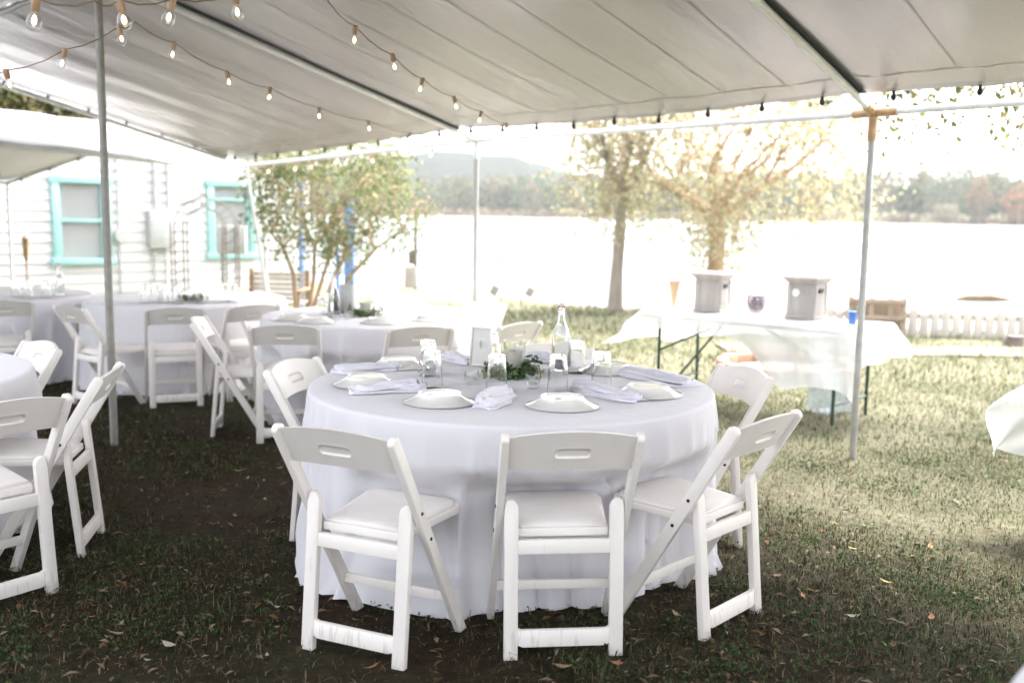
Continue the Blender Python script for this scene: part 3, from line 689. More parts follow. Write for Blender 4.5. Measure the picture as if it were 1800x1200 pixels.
# ------------------------------------------------------------------ string lights
def string_lights(label, pts, bulbs, skip_wire=False):
    root = thing('string_lights', label, 'string lights', pts[0], group='string lights under the canopy'); o0 = Vector(pts[0])
    P = [Vector(p) - o0 for p in pts]; path = []
    for a, b in zip(P[:-1], P[1:]):
        for t in (0, .33, .66): q = lerp(a, b, t); path.append(q + Vector((0, 0, -.018 * math.sin(PI * t))))
    path.append(P[-1]); MB().tube(path, .0025, 6).build('cable', WIRE, root)
    for k, i in enumerate(bulbs):
        p = P[i]; tilt = Matrix.Rotation(.25 * math.sin(k * 2.7 + len(pts)), 3, 'Y') @ Matrix.Rotation(.2 * math.cos(k * 1.9), 3, 'X')
        T = lambda mb: setattr(mb, 'v', [tuple(tilt @ Vector(v) + p) for v in mb.v]) or mb
        s = T(MB().lathe([(.001, .006), (.010, .006), (.0125, -.004), (.012, -.030), (.0105, -.036), (.001, -.036)], 10)).build('socket', SOCK, root)
        T(MB().lathe([(.008, -.034), (.0085, -.040), (.0135, -.0455), (.0185, -.054), (.0208, -.065), (.0195, -.076), (.0145, -.0845), (.0075, -.0895), (.0005, -.091)], 16)).build('bulb', BULBG, s)
        fl = MB()
        for a in range(4):
            an = a * PI / 2; c, d = math.cos(an), math.sin(an)
            fl.tube([(.002 * c, .002 * d, -.048), (.0055 * c, .0055 * d, -.058), (.0052 * c, .0052 * d, -.066), (.002 * c, .002 * d, -.071)], .0007, 4)
        T(fl).build('filament', FIL, s)
BULBG = THIN
string_lights('nearest light string crossing the top left corner with large clear bulbs',
              [(-1.62, 2.72, 2.02), (-1.33, 2.85, 2.015), (-1.19, 2.9, 2.02), (-1.16, 3.0, 2.045), (-1.07, 3.2, 2.09), (-.96, 3.5, 2.17), (-.75, 3.9, 2.36), (-.6, 4.1, 2.6)], [1, 3, 4, 5])
string_lights('light string dipping to the left edge, then following the left rafter to the eave',
              [(-2.32, 4.3, 1.97), (-2.2, 4.4, 2.02), (-2.03, 4.6, 2.14), (-1.86, 4.8, 2.28), (-1.82, 4.9, 2.32), (-1.77, 5.3, 2.29), (-1.7, 6.0, 2.24), (-1.59, 6.6, 2.22), (-1.43, 7.4, 2.18), (-1.19, 8.2, 2.16), (-.93, 9.0, 2.13), (-.5, 9.3, 2.1)],
              [1, 2, 3, 5, 6, 7, 8, 9, 10])
string_lights('light string running from the top centre down to the eave left of the bottle',
              [(-.92, 3.9, 2.6), (-.79, 4.3, 2.31), (-.74, 4.7, 2.28), (-.63, 5.2, 2.23), (-.53, 5.8, 2.19), (-.39, 6.4, 2.16), (-.24, 7.1, 2.14), (-.07, 7.8, 2.12), (.12, 8.55, 2.1)], [2, 3, 4, 5, 6, 7])
string_lights('light string along the left eave pipe in front of the garden tree',
              [tuple(lerp(A_, B_, t) + Vector((.02, -.02, -.03))) for t in (0.02, .12, .25, .34, .47, .6, .72, .84, .96)], [1, 2, 3, 5, 7])
string_lights('light string along the gable pipe at upper left before the white tent',
              [tuple(lerp(A_, RA, t) + Vector((.02, -.02, -.03 - .12 * math.sin(PI * min(1, t * 1.1))))) for t in (.02, .15, .28, .41, .54, .67, .8, .93)], [1, 2, 3, 4, 5, 6])

# ------------------------------------------------------------------ folding chair
def make_chair():
    root = thing('folding_chair', 'x', 'chair')
    k = .60; wl = .043; q = math.sqrt(1 + k * k); d = Vector((-k / q, 1 / q)); pr = Vector((1 / q, k / q))
    cz = .764; c = Vector((.36 - k * cz, cz))
    out = [(.36 - wl / 2 * q, 0), (.36 + wl / 2 * q, 0)]
    for i in range(9):
        a = PI * i / 8; v = c + pr * (wl / 2 * math.cos(a)) + d * (wl / 2 * .85 * math.sin(a)); out.append((v.x, v.y))
    for s in (-1, 1):
        MB().prism(out, 'x', *sorted((s * .2005, s * .2245))).build('stile', WHITE, root, .0035)
    # rear frame: plane leaning slightly forward
    ln = .095
    def rear(s):
        o = [(.152, .0), (.198, .0), (.198, .505)]
        o += [(.198 - .012 * (1 - math.cos(a)), .505 + .026 * math.sin(a)) for a in (PI / 4, PI / 2)]
        o += [(.182 - .030 * math.sin(a), .499 + .032 * math.cos(a)) for a in (.2, PI / 6, PI / 3, PI / 2.2, PI / 2)]
        return MB().prism([(s * x, z) for x, z in o], 'y', -.013, .013)
    def shear(mb): mb.v = [(x, y + ln * z, z) for x, y, z in mb.v]; return mb
    for s in (-1, 1): shear(rear(s)).build('rear_leg', WHITE, root, .0035)
    shear(MB().prism([(-.153, .052), (-.135, .045), (.135, .045), (.153, .052), (.153, .106), (.140, .100), (-.140, .100), (-.153, .106)], 'y', -.0105, .0105)).build('foot_rail', WHITE, root, .003)
    shear(MB().box((0, 0, .374), (.306, .021, .046))).build('rear_rail', WHITE, root, .003)
    # seat
    def seat_outline(hw0, hw1, y0, y1, r=.05):
        o = [(-hw0, y0), (hw0, y0)]
        o += [(hw1 - r + r * math.cos(a), y1 - r + r * math.sin(a)) for a in (0, .4, .8, 1.2, PI / 2)]
        o += [(-hw1 + r - r * math.sin(a), y1 - r + r * math.cos(a)) for a in (0, .4, .8, 1.2, PI / 2)]
        return o
    tilt = lambda mb: setattr(mb, 'v', [(x, y, z + .035 * (y - .06)) for x, y, z in mb.v]) or mb
    tilt(MB().prism(seat_outline(.150, .188, .0565, .425), 'z', .400, .4285)).build('seat_frame', WHITE, root, .004)
    so = seat_outline(.1435, .176, .068, .412)
    mb = MB(); n = len(so); cx, cyy = 0, .24
    rings = [(1.0, .4295), (1.0, .437), (.97, .4425), (.85, .445), (.5, .447), (.01, .448)]
    vs = [((x - cx) * s + cx, (y - cyy) * s + cyy, z) for s, z in rings for x, y in so]
    mb.add(vs, [(j * n + i, j * n + (i + 1) % n, (j + 1) * n + (i + 1) % n, (j + 1) * n + i) for j in range(len(rings) - 1) for i in range(n)])
    tilt(mb).build('seat', VINYL, root, smooth=math.radians(60))
    # stretcher between the stiles
    y = .36 - k * .155
    MB().bar((-.201, y - .004, .157), (.201, y - .004, .157), .017, .034).build('stretcher', WHITE, root, .003)
    for s in (-1, 1): MB().tube([(s * .17, y + .012, .15), (s * .1995, y + .012, .15)], .008, 8).build('stop_pin', WHITE, root)
    # curved backrest with pressed hand hold
    def bk(side):
        def fn(u, v):
            x = -.2025 + .405 * u; e = 1 - (x / .2025) ** 2
            z = .650 + .119 * v + .026 * e * (.35 + .65 * v)
            yy = .36 - k * z - .024 * e + .004
            off = .0085 if side > 0 else -.0085
            dx, dz = max(0, abs(x) - .040) / .017, (z - .716 - .0) / .0165
            pk = 1 - ss(.80, 1.05, math.hypot(dx, dz)); rim = ss(.85, 1.1, math.hypot(dx, dz)) * (1 - ss(1.1, 1.45, math.hypot(dx, dz)))
            off *= 1 - .93 * pk; off += (.002 * rim) * (1 if side > 0 else -1)
            return (x, yy + off, z)
        return fn
    mb = MB(); nu, nv = 84, 30
    mb.grid(bk(1), nu, nv); mb.grid(bk(-1), nu, nv); W = nu + 1; o = W * (nv + 1)
    ring = [i for i in range(W)] + [j * W + nu for j in range(1, nv + 1)] + [nv * W + i for i in range(nu - 1, -1, -1)] + [j * W for j in range(nv - 1, 0, -1)]
    mb.f += [(ring[i], ring[(i + 1) % len(ring)], ring[(i + 1) % len(ring)] + o, ring[i] + o) for i in range(len(ring))]
    mb.build('backrest', WHITE, root, smooth=math.radians(50))
    for s in (-1, 1):
        for z in (.505, .405):
            y = .36 - k * z; MB().tube([(s * .2235, y, z), (s * .2268, y, z)], .0062, 10).build('bolt', BOLT, root)
    return root
chair0 = make_chair(); index_kids(chair0); CU = [False]
CHAIRS = []
def chair(x, y, head, label, group):
    """x,y: point under the rear feet; head: compass of the sitter in degrees from +X"""
    h = math.radians(head); o = place(chair0, CU, (x, y, gz(y) - .006), h - PI / 2, label, group)
    o.rotation_euler = (math.radians(-1.1) * 0, 0, h - PI / 2); CHAIRS.append((x, y, h)); return o
G1, G2, G3, GL = 'white folding chairs at the nearest round table', 'white folding chairs at the second round table', 'white folding chairs at the far tables', 'white folding chairs at the left table'
chair(.185, 3.125, 96, 'white folding chair in front centre, back squarely towards us', G1)
chair(-.505, 3.10, 66, 'white folding chair in front, turned with its empty seat showing, left of centre', G1)
chair(.80, 3.40, 137, 'white folding chair front right of the near table, seen from behind', G1)
chair(.98, 4.50, 198, 'white folding chair on the right side of the near table facing left', G1)
chair(-.915, 4.50, -18, 'white folding chair on the left side of the near table facing right', G1)
chair(.20, 5.28, 255, 'white folding chair behind the near table, barely showing behind the bottle', G1)
chair(-1.46, 6.38, 97, 'white folding chair at the second table with its back to us, left of two', G2)
chair(-.62, 6.41, 112, 'white folding chair at the second table with its back to us, behind the inverted glasses', G2)
chair(-2.02, 6.70, 8, 'white folding chair seen side-on at the left of the second table', G2)
chair(-.02, 6.78, 140, 'white folding chair right of the second table behind the framed card', G2)
chair(-.98, 8.62, 272, 'white folding chair beyond the second table right of its candle', G2)
chair(-.30, 8.50, 235, 'white folding chair beyond the second table just left of the centre pole', G2)
chair(-2.02, 8.12, 325, 'white folding chair between the second and the far table, facing the second', G2)
chair(-2.60, 7.62, 112, 'white folding chair, back to us, at the far table right of the grey pole', G3)
chair(-3.30, 7.60, 52, 'white folding chair turned to the right at the far table, left of the grey pole', G3)
chair(-4.12, 8.02, 120, 'white folding chair at the far left edge with its back to us', G3)
chair(-2.12, 7.98, 125, 'white folding chair half hidden behind the side-on chair at the far table', G3)
chair(-1.83, 3.47, 143, 'white folding chair nearest the left edge, cut by the frame', GL)
chair(-1.83, 4.22, 190, 'white folding chair at the left table seen from its side, bolts showing', GL)
chair(-2.50, 5.02, 226, 'white folding chair on the far side of the left table facing us', GL)

# ------------------------------------------------------------------ round tables with floor length cloths
HEMS = []
def round_table(cx, cy, r, tz, seed, label, clabel, nfold=17, clear=True):
    root = thing('round_table', label, 'table', (cx, cy, gz(cy)), group='round folding tables'); g = gz(cy); h = tz - g
    MB().lathe([(.001, h - .03), (r - .01, h - .03), (r - .004, h - .025), (r - .004, h - .01), (r - .01, h - .006), (.001, h - .006)], 48).build('table_top', TABLEM, root)
    for sx in (-1, 1):
        for sy in (-1, 1): MB().tube([(sx * .38, sy * .30, .0), (sx * .36, sy * .30, h - .03)], .014, 8).build('leg', GREYM, root)
    rs = np.random.default_rng(seed); ph = rs.uniform(0, 6.28, 8)
    NT = 360; prof = []
    for i in range(9): prof.append(('top', (i + .02) / 9.0))
    for i in range(6): prof.append(('edge', i / 5))
    for i in range(1, 31): prof.append(('skirt', i / 30))
    vs = []
    for kind, t in prof:
        for j in range(NT):
            th = 2 * PI * j / NT; ct, st = math.cos(th), math.sin(th)
            warp = th + .16 * math.sin(2 * th + ph[0]) + .10 * math.sin(5 * th + ph[1]) + .012 * math.sin(11 * th + 5 * t + ph[6])
            f1 = math.sin(nfold * warp + ph[2]); f2 = math.sin((nfold * 2 - 3) * warp + ph[3]); amp = .62 + .42 * math.sin(3 * th + ph[4]) * math.sin(2 * th + ph[5]) + .18 * math.sin(7 * th + ph[7])
            if kind == 'top': rr, z = r * t * 1.0, tz + .001 * math.sin(6 * th + ph[6]) * t + .0012 * math.sin(9 * t + 3 * th)
            elif kind == 'edge': a = t * PI / 2; rr, z = r - .016 + .018 * math.sin(a), tz - .016 * (1 - math.cos(a))
            else:
                A = (.015 * min(1, t * 6) + .026 * t ** 1.0) * amp
                fold = 2.1 * (1 - abs(math.sin((nfold * warp + ph[2] + 1.1 * math.sin(2.2 * t + 3 * th)) / 2))) ** 1.7 - .55 + .22 * f2 * t
                rr = r + .004 + .022 * t + A * fold
                hem = .004 + .012 * max(0, math.sin(5 * th + ph[7]))
                z = tz - .016 - (tz - .016 - g - hem) * t
                if t > .86:                                     # cloth pooling on the grass
                    k = (t - .86) / .14; rr += .022 * k * (.4 + .6 * math.sin(nfold * warp * 2 + 6 * k + ph[3])); z += .014 * k * (1 - k) * math.sin(47 * th + 9 * k + ph[1])
                z = max(z, g + .010)
            x, y = cx + rr * ct, cy + rr * st
            if kind == 'skirt':
                for px, py, hd in CHAIRS:                        # pushed in by the chairs
                    dx, dy = x - px, y - py
                    if dx * dx + dy * dy > .7: continue
                    fx, fy = math.cos(hd), math.sin(hd); lx, ly = dx * fy - dy * fx, dx * fx + dy * fy
                    lim = .438 if z > g + .25 else .438 - .03 * (1 - z / .25)
                    if abs(lx) < .46 and -.1 < ly < lim:
                        m = (1 - ss(.20, .46, abs(lx))) * (1 - ss(g + .455, g + .60, z)); lim2 = lim + .014 + A * fold; x += fx * (lim2 - ly) * m; y += fy * (lim2 - ly) * m
            vs.append((x - cx, y - cy, z - tz))
    HEMS.append((cx, cy, np.array([math.hypot(v[0], v[1]) for v in vs[-NT:]]), np.array([math.atan2(v[1], v[0]) % (2 * PI) for v in vs[-NT:]])))
    n = len(prof); mb = MB()
    mb.add(vs, [(i * NT + j, i * NT + (j + 1) % NT, (i + 1) * NT + (j + 1) % NT, (i + 1) * NT + j) for i in range(n - 1) for j in range(NT)] + [tuple(range(NT - 1, -1, -1))])
    o = mb.build('tablecloth', CLOTH, None, smooth=math.radians(70), loc=(cx, cy, tz)); tag(o, clabel, 'tablecloth', 'floor-length white tablecloths')
    return o
TZ1 = .726
round_table(0, 4.18, .85, TZ1, 3, 'round table under the nearest white cloth in the middle', 'white floor-length cloth on the nearest round table with the glass bottle', 41)
round_table(-1.0, 7.5, .88, .66, 4, 'round table under the cloth behind the nearest table', 'white cloth on the second round table, behind the nearest one', 17)
round_table(-2.95, 8.97, .87, .63, 5, 'round table under the cloth in front of the breaker box', 'white cloth on the far round table right of the grey pole', 17)
round_table(-4.82, 9.15, .87, .625, 6, 'round table under the cloth at far left by the house', 'white cloth on the far left round table below the left window', 17)
round_table(-2.97, 4.12, .87, .725, 7, 'round table under the cloth at the left edge', 'white cloth on the near left table, only its curved rim in view', 17)
round_table(1.47, .93, .87, .75, 8, 'round table under the cloth in the bottom right corner', 'pale cloth edge cut off in the bottom right corner', 17)

# ------------------------------------------------------------------ tableware
def lathe_mesh(name, prof, m, n=28, sm=35): return MB().lathe(prof, n).mesh(name, m, 0, math.radians(sm))
plate0 = thing('dinner_plate', 'x', 'plate'); PU = [False]
MB().lathe([(.001, .0315), (.066, .0315), (.076, .032), (.0785, .0365), (.0815, .0365), (.0840, .0305), (.092, .023), (.103, .0155), (.122, .0075), (.1365, .0022), (.1385, .0012), (.1375, .0002),
            (.120, .004), (.100, .011), (.088, .019), (.076, .0265), (.001, .0275)], 56).build('body', PORC, plate0, smooth=math.radians(30))
MB().lathe([(.1370, .0002), (.1402, .0002), (.1402, .0018), (.1380, .0024)], 56).build('rim_band', mat('silver_rim', (.42, .40, .37), .3, metal=.6), plate0)
index_kids(plate0)
GP = 'overturned white plates on the near table'
def fit(x, y, c=(0, 4.18), m=.70):
    dx, dy = x - c[0], y - c[1]; L = math.hypot(dx, dy); k = min(1, m / max(L, 1e-6)); return c[0] + dx * k, c[1] + dy * k
for (x, y), l in zip([(-.605, 4.10), (-.53, 4.60), (-.273, 3.735), (.193, 3.70), (.555, 3.98), (.45, 4.55)],
                     ['overturned white plate at the left edge between two napkins', 'overturned white plate at back left behind a folded napkin', 'overturned white plate front left of the rolled napkin',
                      'overturned white plate front centre right of the rolled napkin', 'overturned white plate at right with a white disc on top', 'overturned white plate at back right behind a tumbler']):
    x, y = fit(x, y, m=.715); place(plate0, PU, (x, y, TZ1 + .003), random.uniform(0, 6), l, GP)
for (x, y), l in zip([(-1.584, 7.10), (-1.378, 6.94), (-.93, 6.95), (-.603, 7.2)], ['far left', 'second from left', 'third, before the candle,', 'right-hand']):
    x, y = fit(x, y, (-1, 7.5), .70); place(plate0, PU, (x, y, .664), 0, 'overturned plate on the second table, %s one of its near rim' % l, 'overturned plates on the second table')
tum0 = thing('tumbler', 'x', 'glass'); TU = [False]
MB().lathe([(.0435, .0), (.0425, .03), (.0385, .09), (.0345, .135), (.0325, .150), (.031, .154), (.001, .154), (.001, .142), (.0285, .141), (.0315, .133), (.036, .09), (.0402, .03), (.0416, .0), (.0435, .0)], 32).build('body', GLASS, tum0)
index_kids(tum0)
GT = 'overturned clear tumblers on the near table'
for (x, y), l in zip([(-.371, 4.36), (-.325, 4.03), (-.059, 3.955), (.188, 3.975), (-.10, 4.68), (.295, 4.48), (.378, 4.125)],
                     ['overturned clear tumbler at left, the rear of a pair', 'overturned clear tumbler at left, the front of a pair', 'overturned clear tumbler in front of the greenery wreath', 'overturned clear tumbler in front of the bottle',
                      'overturned clear tumbler behind the framed card', 'overturned clear tumbler right behind the bottle', 'overturned clear tumbler near the right-hand napkin']):
    place(tum0, TU, (x, y, TZ1 + .003), random.uniform(0, 6), l, GT)
for k, (x, y) in enumerate([(-1.40, 7.30), (-1.40, 7.56)]):
    place(tum0, TU, (x, y, .664), 0, ['front tumbler left of the bottle on the second table', 'rear tumbler left of the bottle on the second table'][k], 'tumblers on the second table')
for k, (x, y) in enumerate([(-3.16, 8.52), (-3.10, 8.66), (-3.00, 8.52), (-2.86, 8.46), (-2.77, 8.60), (-2.67, 8.49), (-2.53, 8.74), (-2.45, 8.69)]):
    place(tum0, TU, (x, y, .634), 0, 'overturned tumbler on the far table, %s from the left' % ['first', 'second', 'third', 'fourth', 'fifth', 'sixth', 'seventh', 'eighth'][k], 'tumblers on the far table')
for k, (x, y) in enumerate([(-4.30, 8.80), (-4.16, 8.86), (-4.45, 8.9)]):
    place(tum0, TU, (x, y, .629), 0, 'tumbler on the far left table, %s' % ['middle one', 'rightmost one', 'leftmost one'][k], 'tumblers on the far left table')

def napkin(a, b, w_, label, seed, rolled=False, z=TZ1, fan=.0):
    a, b = Vector((*fit(*a, m=.80), 0)), Vector((*fit(*b, m=.80), 0)); d = b - a; L = d.length; d.normalize(); s = Vector((-d.y, d.x, 0)); rn = random.Random(seed)
    mid = (a + b) / 2; root = thing('napkin', label, 'napkin', (mid.x, mid.y, z + .002), math.atan2(d.y, d.x), 'folded cloth napkins on the near table')
    layers = 3 if rolled else 2
    for k in range(layers):
        hw = w_ / 2 * (1 - .13 * k); ll = L * (.5 - .02 * k); z0 = .0005 + k * (.012 if rolled else .015); ox = rn.uniform(-.006, .006); oy = rn.uniform(-.008, .008) + .006 * k; p1, p2 = rn.uniform(0, 6), rn.uniform(0, 6)
        def sec(u, v, top):
            x = -ll + 2 * ll * u; y = -hw + 2 * hw * v; e = 1 - (2 * v - 1) ** 2
            pinch = 1 - fan * (1 - u) + .05 * math.sin(4 * u + p2)
            rise = .017 * e ** .55 + .0055 * math.sin(13 * v + 3.5 * u + p1) * e ** .5 + .006 * math.sin(6 * u + 3 * v + p2) * e + .003 * math.sin(17 * u + 9 * v) * e
            if rolled: rise += .006 * e
            zz = z0 + (max(.0006, rise) if top else 0)
            return (x + ox + .016 * math.sin(4 * v + p1) * (2 * u - 1), y * pinch * (1 - .25 * ss(.7, 1, abs(2 * u - 1))) + oy + .012 * math.sin(5 * u + p1) + .004 * math.sin(13 * u + p2), zz)
        mb = MB(); nu, nv = 30, 26; mb.grid(lambda u, v: sec(u, v, True), nu, nv); mb.grid(lambda u, v: sec(u, v, False), nu, nv)
        W = nu + 1; o = W * (nv + 1); ring = [i for i in range(W)] + [j * W + nu for j in range(1, nv + 1)] + [nv * W + i for i in range(nu - 1, -1, -1)] + [j * W for j in range(nv - 1, 0, -1)]
        mb.f += [(ring[i], ring[(i + 1) % len(ring)], ring[(i + 1) % len(ring)] + o, ring[i] + o) for i in range(len(ring))]
        mb.build('fold', NAPK, root, smooth=math.radians(50))
napkin((-.775, 4.36), (-.50, 4.52), .12, 'folded napkin at back left in front of a plate', 1, fan=.25)
napkin((-.63, 3.87), (-.37, 4.0), .10, 'folded napkin between the two left plates', 2, fan=.2)
napkin((-.10, 3.61), (-.03, 3.86), .105, 'rolled napkin pointing towards us between the front plates', 3, True)
napkin((.27, 4.06), (.50, 3.80), .11, 'folded napkin between the front and the right plates', 4, fan=.2)
napkin((.47, 4.52), (.76, 4.17), .17, 'wide fanned napkin at the right edge', 5, fan=.45)
napkin((-.34, 4.95), (-.20, 4.68), .11, 'folded napkin at the back left of the framed card', 6)
napkin((.08, 4.95), (.24, 4.78), .11, 'folded napkin at the back behind the bottle', 7)

def bottle(x, y, z, label, hs=1.):
    root = thing('swing_top_bottle', label, 'bottle', (x, y, z)); 
    P = [(.001, .004), (.036, .002), (.0405, .008), (.041, .02), (.041, .135), (.0395, .155), (.032, .178), (.022, .203), (.0165, .225), (.0148, .250), (.0150, .262), (.0172, .264), (.0172, .276), (.0145, .280)]
    inner = [(.0105, .280), (.0118, .25), (.0132, .225), (.0185, .203), (.0285, .178), (.0362, .155), (.0378, .135), (.0378, .02), (.036, .012), (.001, .011)]
    MB().lathe(P + inner, 32).build('body', GLASS, root)
    MB().lathe([(.001, .0118), (.0355, .0125), (.0374, .02), (.0374, .135), (.0357, .155), (.028, .178), (.0200, .198), (.001, .198)], 32).build('water', WATER_IN, root)
    MB().lathe([(.0150, .2805), (.0165, .283), (.015, .289), (.008, .293), (.001, .294)], 18).build('stopper', PORC, root)
    MB().lathe([(.0105, .281), (.0165, .2785), (.0172, .2815), (.0150, .284)], 18).build('gasket', RED, root)
    st = MB().lathe([(.0095, .2885), (.0148, .2885), (.0152, .2855), (.015, .2835)], 18).build('stopper_ring', RED, root)
    mb = MB()
    for s in (-1, 1): mb.tube([(s * .0178, .0, .287), (s * .020, .004, .272), (s * .0185, .008, .256), (s * .0165, .002, .248)], .0011, 5)
    mb.tube([(.0165 * math.cos(a), .0165 * math.sin(a), .249) for a in [2 * PI * i / 16 for i in range(17)]], .0011, 5)
    mb.tube([(.0185, -.008, .256), (.024, -.012, .245), (.021, -.01, .236), (.0155, -.004, .238)], .0012, 5)
    mb.tube([(-.0178, 0, .287), (0, .0, .2965), (.0178, 0, .287)], .0011, 5)
    mb.build('wire_bail', GALV, root)
    root.scale = (hs, hs, hs)
bottle(.228, 4.60, TZ1 + .003, 'clear swing-top water bottle with red and white stopper on the near table', 1.04)
bottle(-1.315, 7.30, .664, 'clear swing-top bottle on the second table left of the candle', 1.05)
bottle(-4.15, 9.1, .629, 'clear bottle on the far left table below the teal window')

def candle(x, y, z, label, r=.05, h=.15, wax=.105):
    root = thing('candle_vase', label, 'candle', (x, y, z))
    MB().lathe([(.001, 0), (r, 0), (r, h), (r - .0035, h), (r - .0035, .006), (.001, .006)], 32).build('glass_cylinder', THIN, root)
    c = MB().lathe([(.001, .007), (r - .012, .007), (r - .012, wax), (r - .016, wax + .002), (.008, wax - .004), (.001, wax - .004)], 28).build('candle', WAX, root)
    MB().tube([(0, 0, wax - .005), (.001, 0, wax + .006)], .0012, 5).build('wick', BLACK, c)
candle(.012, 4.43, TZ1 + .003, 'ivory candle in a clear glass cylinder inside the near wreath')
candle(-1.11, 7.50, .664, 'ivory candle in a glass cylinder on the second table', .055, .13, .09)
tinc = MB().lathe([(.001, 0), (.062, 0), (.064, .01), (.064, .21), (.060, .215), (.058, .21), (.058, .01), (.001, .008)], 28).build('tin_vase', TIN, None, loc=(-1.27, 7.66, .664))
tag(tinc, 'pale grey cylinder vase on the second table right of the bottle', 'vase')
def wreath(x, y, z, R_, label, seed, n=430, size=.022, thick=.030):
    root = thing('greenery_wreath', label, 'wreath', (x, y, z)); rn = np.random.default_rng(seed)
    MB().tube([(R_ * math.cos(a), R_ * math.sin(a), .018) for a in [2 * PI * i / 24 for i in range(25)]], .006, 6).build('vine_ring', WOOD, root)
    V, F, T = [], [], []; pal = np.array([(.035, .085, .028), (.05, .11, .035), (.09, .15, .05), (.14, .19, .07), (.03, .065, .03), (.20, .21, .09)])
    for k in range(n):
        a = rn.uniform(0, 2 * PI); b = rn.uniform(-.5, PI + .5); rr = rn.uniform(.2, 1) * thick * (1 + .35 * math.sin(3 * a + seed))
        rad = np.array([math.cos(a), math.sin(a), 0]); p = rad * (R_ + rr * math.cos(b)) + np.array([0, 0, .012 + max(0, rr * math.sin(b)) * 1.5])
        nrm = rad * math.cos(b) + np.array([0, 0, math.sin(b) + .2]) + rn.normal(size=3) * .5; nrm /= np.linalg.norm(nrm)
        d = np.cross(nrm, rn.normal(size=3)); d /= np.linalg.norm(d); e = np.cross(nrm, d); s = size * rn.uniform(.6, 1.15)
        o = len(V) * 7; pts = [p] + [p + d * s * u + e * s * v + nrm * s * c for u, v, c in ((.35, .36, .10), (.8, .27, .12), (1.0, 0, .02), (.8, -.27, .12), (.35, -.36, .10))] + [p + d * s * .55 - nrm * s * .04]
        V.append(pts); F += [(o, o + 1, o + 6, o + 5), (o + 1, o + 2, o + 3, o + 6), (o + 6, o + 3, o + 4, o + 5)]
        T += [pal[rn.integers(0, 6)] * rn.uniform(.8, 1.3)] * 7
    lv_ = np_mesh('leaf_ring', np.array(V).reshape(-1, 3), np.array(F), LEAFG, np.array(T), root); lv_['kind'] = 'stuff'
LEAFG = mat('waxy_leaf_tint', (.1, .2, .05), .38, attr='tint', spec=.5, translucent=.2)
wreath(-.002, 4.385, TZ1 + .003, .095, 'green leafy wreath round the candle on the near table', 2, 760, .026, .040)
wreath(-1.11, 7.46, .664, .105, 'green leafy wreath round the candle on the second table', 3, 330, .026, .036)
wreath(-2.84, 8.80, .634, .10, 'small green wreath among the tumblers on the far table', 4, 200, .03)
vot0 = thing('votive_holder', 'x', 'votive'); VU = [False]
def votive_body():
    n = 24; mb = MB(); vs = []
    prof = [(.001, .0), (.024, .0), (.029, .004), (.0315, .02), (.031, .04), (.0275, .058)]; inn = [(.0245, .056), (.0275, .04), (.0275, .022), (.022, .015), (.001, .014)]
    for i, (r, z) in enumerate(prof + inn):
        for k in range(n):
            a = 2 * PI * k / n; sq = 1 + .10 * abs(math.cos(2 * a)) ** 2; zz = z + (.006 * math.cos(4 * a) if z > .05 else 0); vs.append((r * sq * math.cos(a), r * sq * math.sin(a), zz))
    m = len(prof) + len(inn); mb.add(vs, [(i * n + k, i * n + (k + 1) % n, (i + 1) * n + (k + 1) % n, (i + 1) * n + k) for i in range(m - 1) for k in range(n)]); return mb
votive_body().build('glass_body', THIN, vot0)
MB().lathe([(.001, .0155), (.018, .0155), (.018, .026), (.001, .026)], 16).build('tealight', WAX, vot0); index_kids(vot0)
for x, y, z, l in ((-.168, 4.16, TZ1 + .003, 'clear glass votive left of the near wreath'), (.088, 4.07, TZ1 + .003, 'clear glass votive right of the near wreath'),
                   (-1.19, 7.22, .664, 'clear glass votive left on the second table'), (-.97, 7.24, .664, 'clear glass votive right on the second table')):
    place(vot0, VU, (x, y, z), .6, l, 'glass votives')
def frame_card():
    root = thing('framed_card', 'ivory framed card standing upright left of the candle', 'sign', (-.150, 4.63, TZ1 + .003), math.radians(-24))
    T = Matrix.Rotation(math.radians(-6), 3, 'X'); w_, h_ = .100, .185
    for c, s in (((-w_ / 2, 0, h_ / 2), (.010, .012, h_)), ((w_ / 2, 0, h_ / 2), (.010, .012, h_)), ((0, 0, .005), (w_ - .011, .012, .010)), ((0, 0, h_ - .005), (w_ - .011, .012, .010))):
        MB().box(T @ Vector(c), s, T).build('frame_side', FRAMEM, root, .0015)
    MB().box(T @ Vector((0, .001, h_ / 2)), (w_ - .011, .004, h_ - .021), T).build('card', PAPER, root)
    MB().bar((0, .006, .12), (0, .055, .002), .03, .002, (1, 0, 0)).build('easel_leg', PAPER, root)
frame_card()

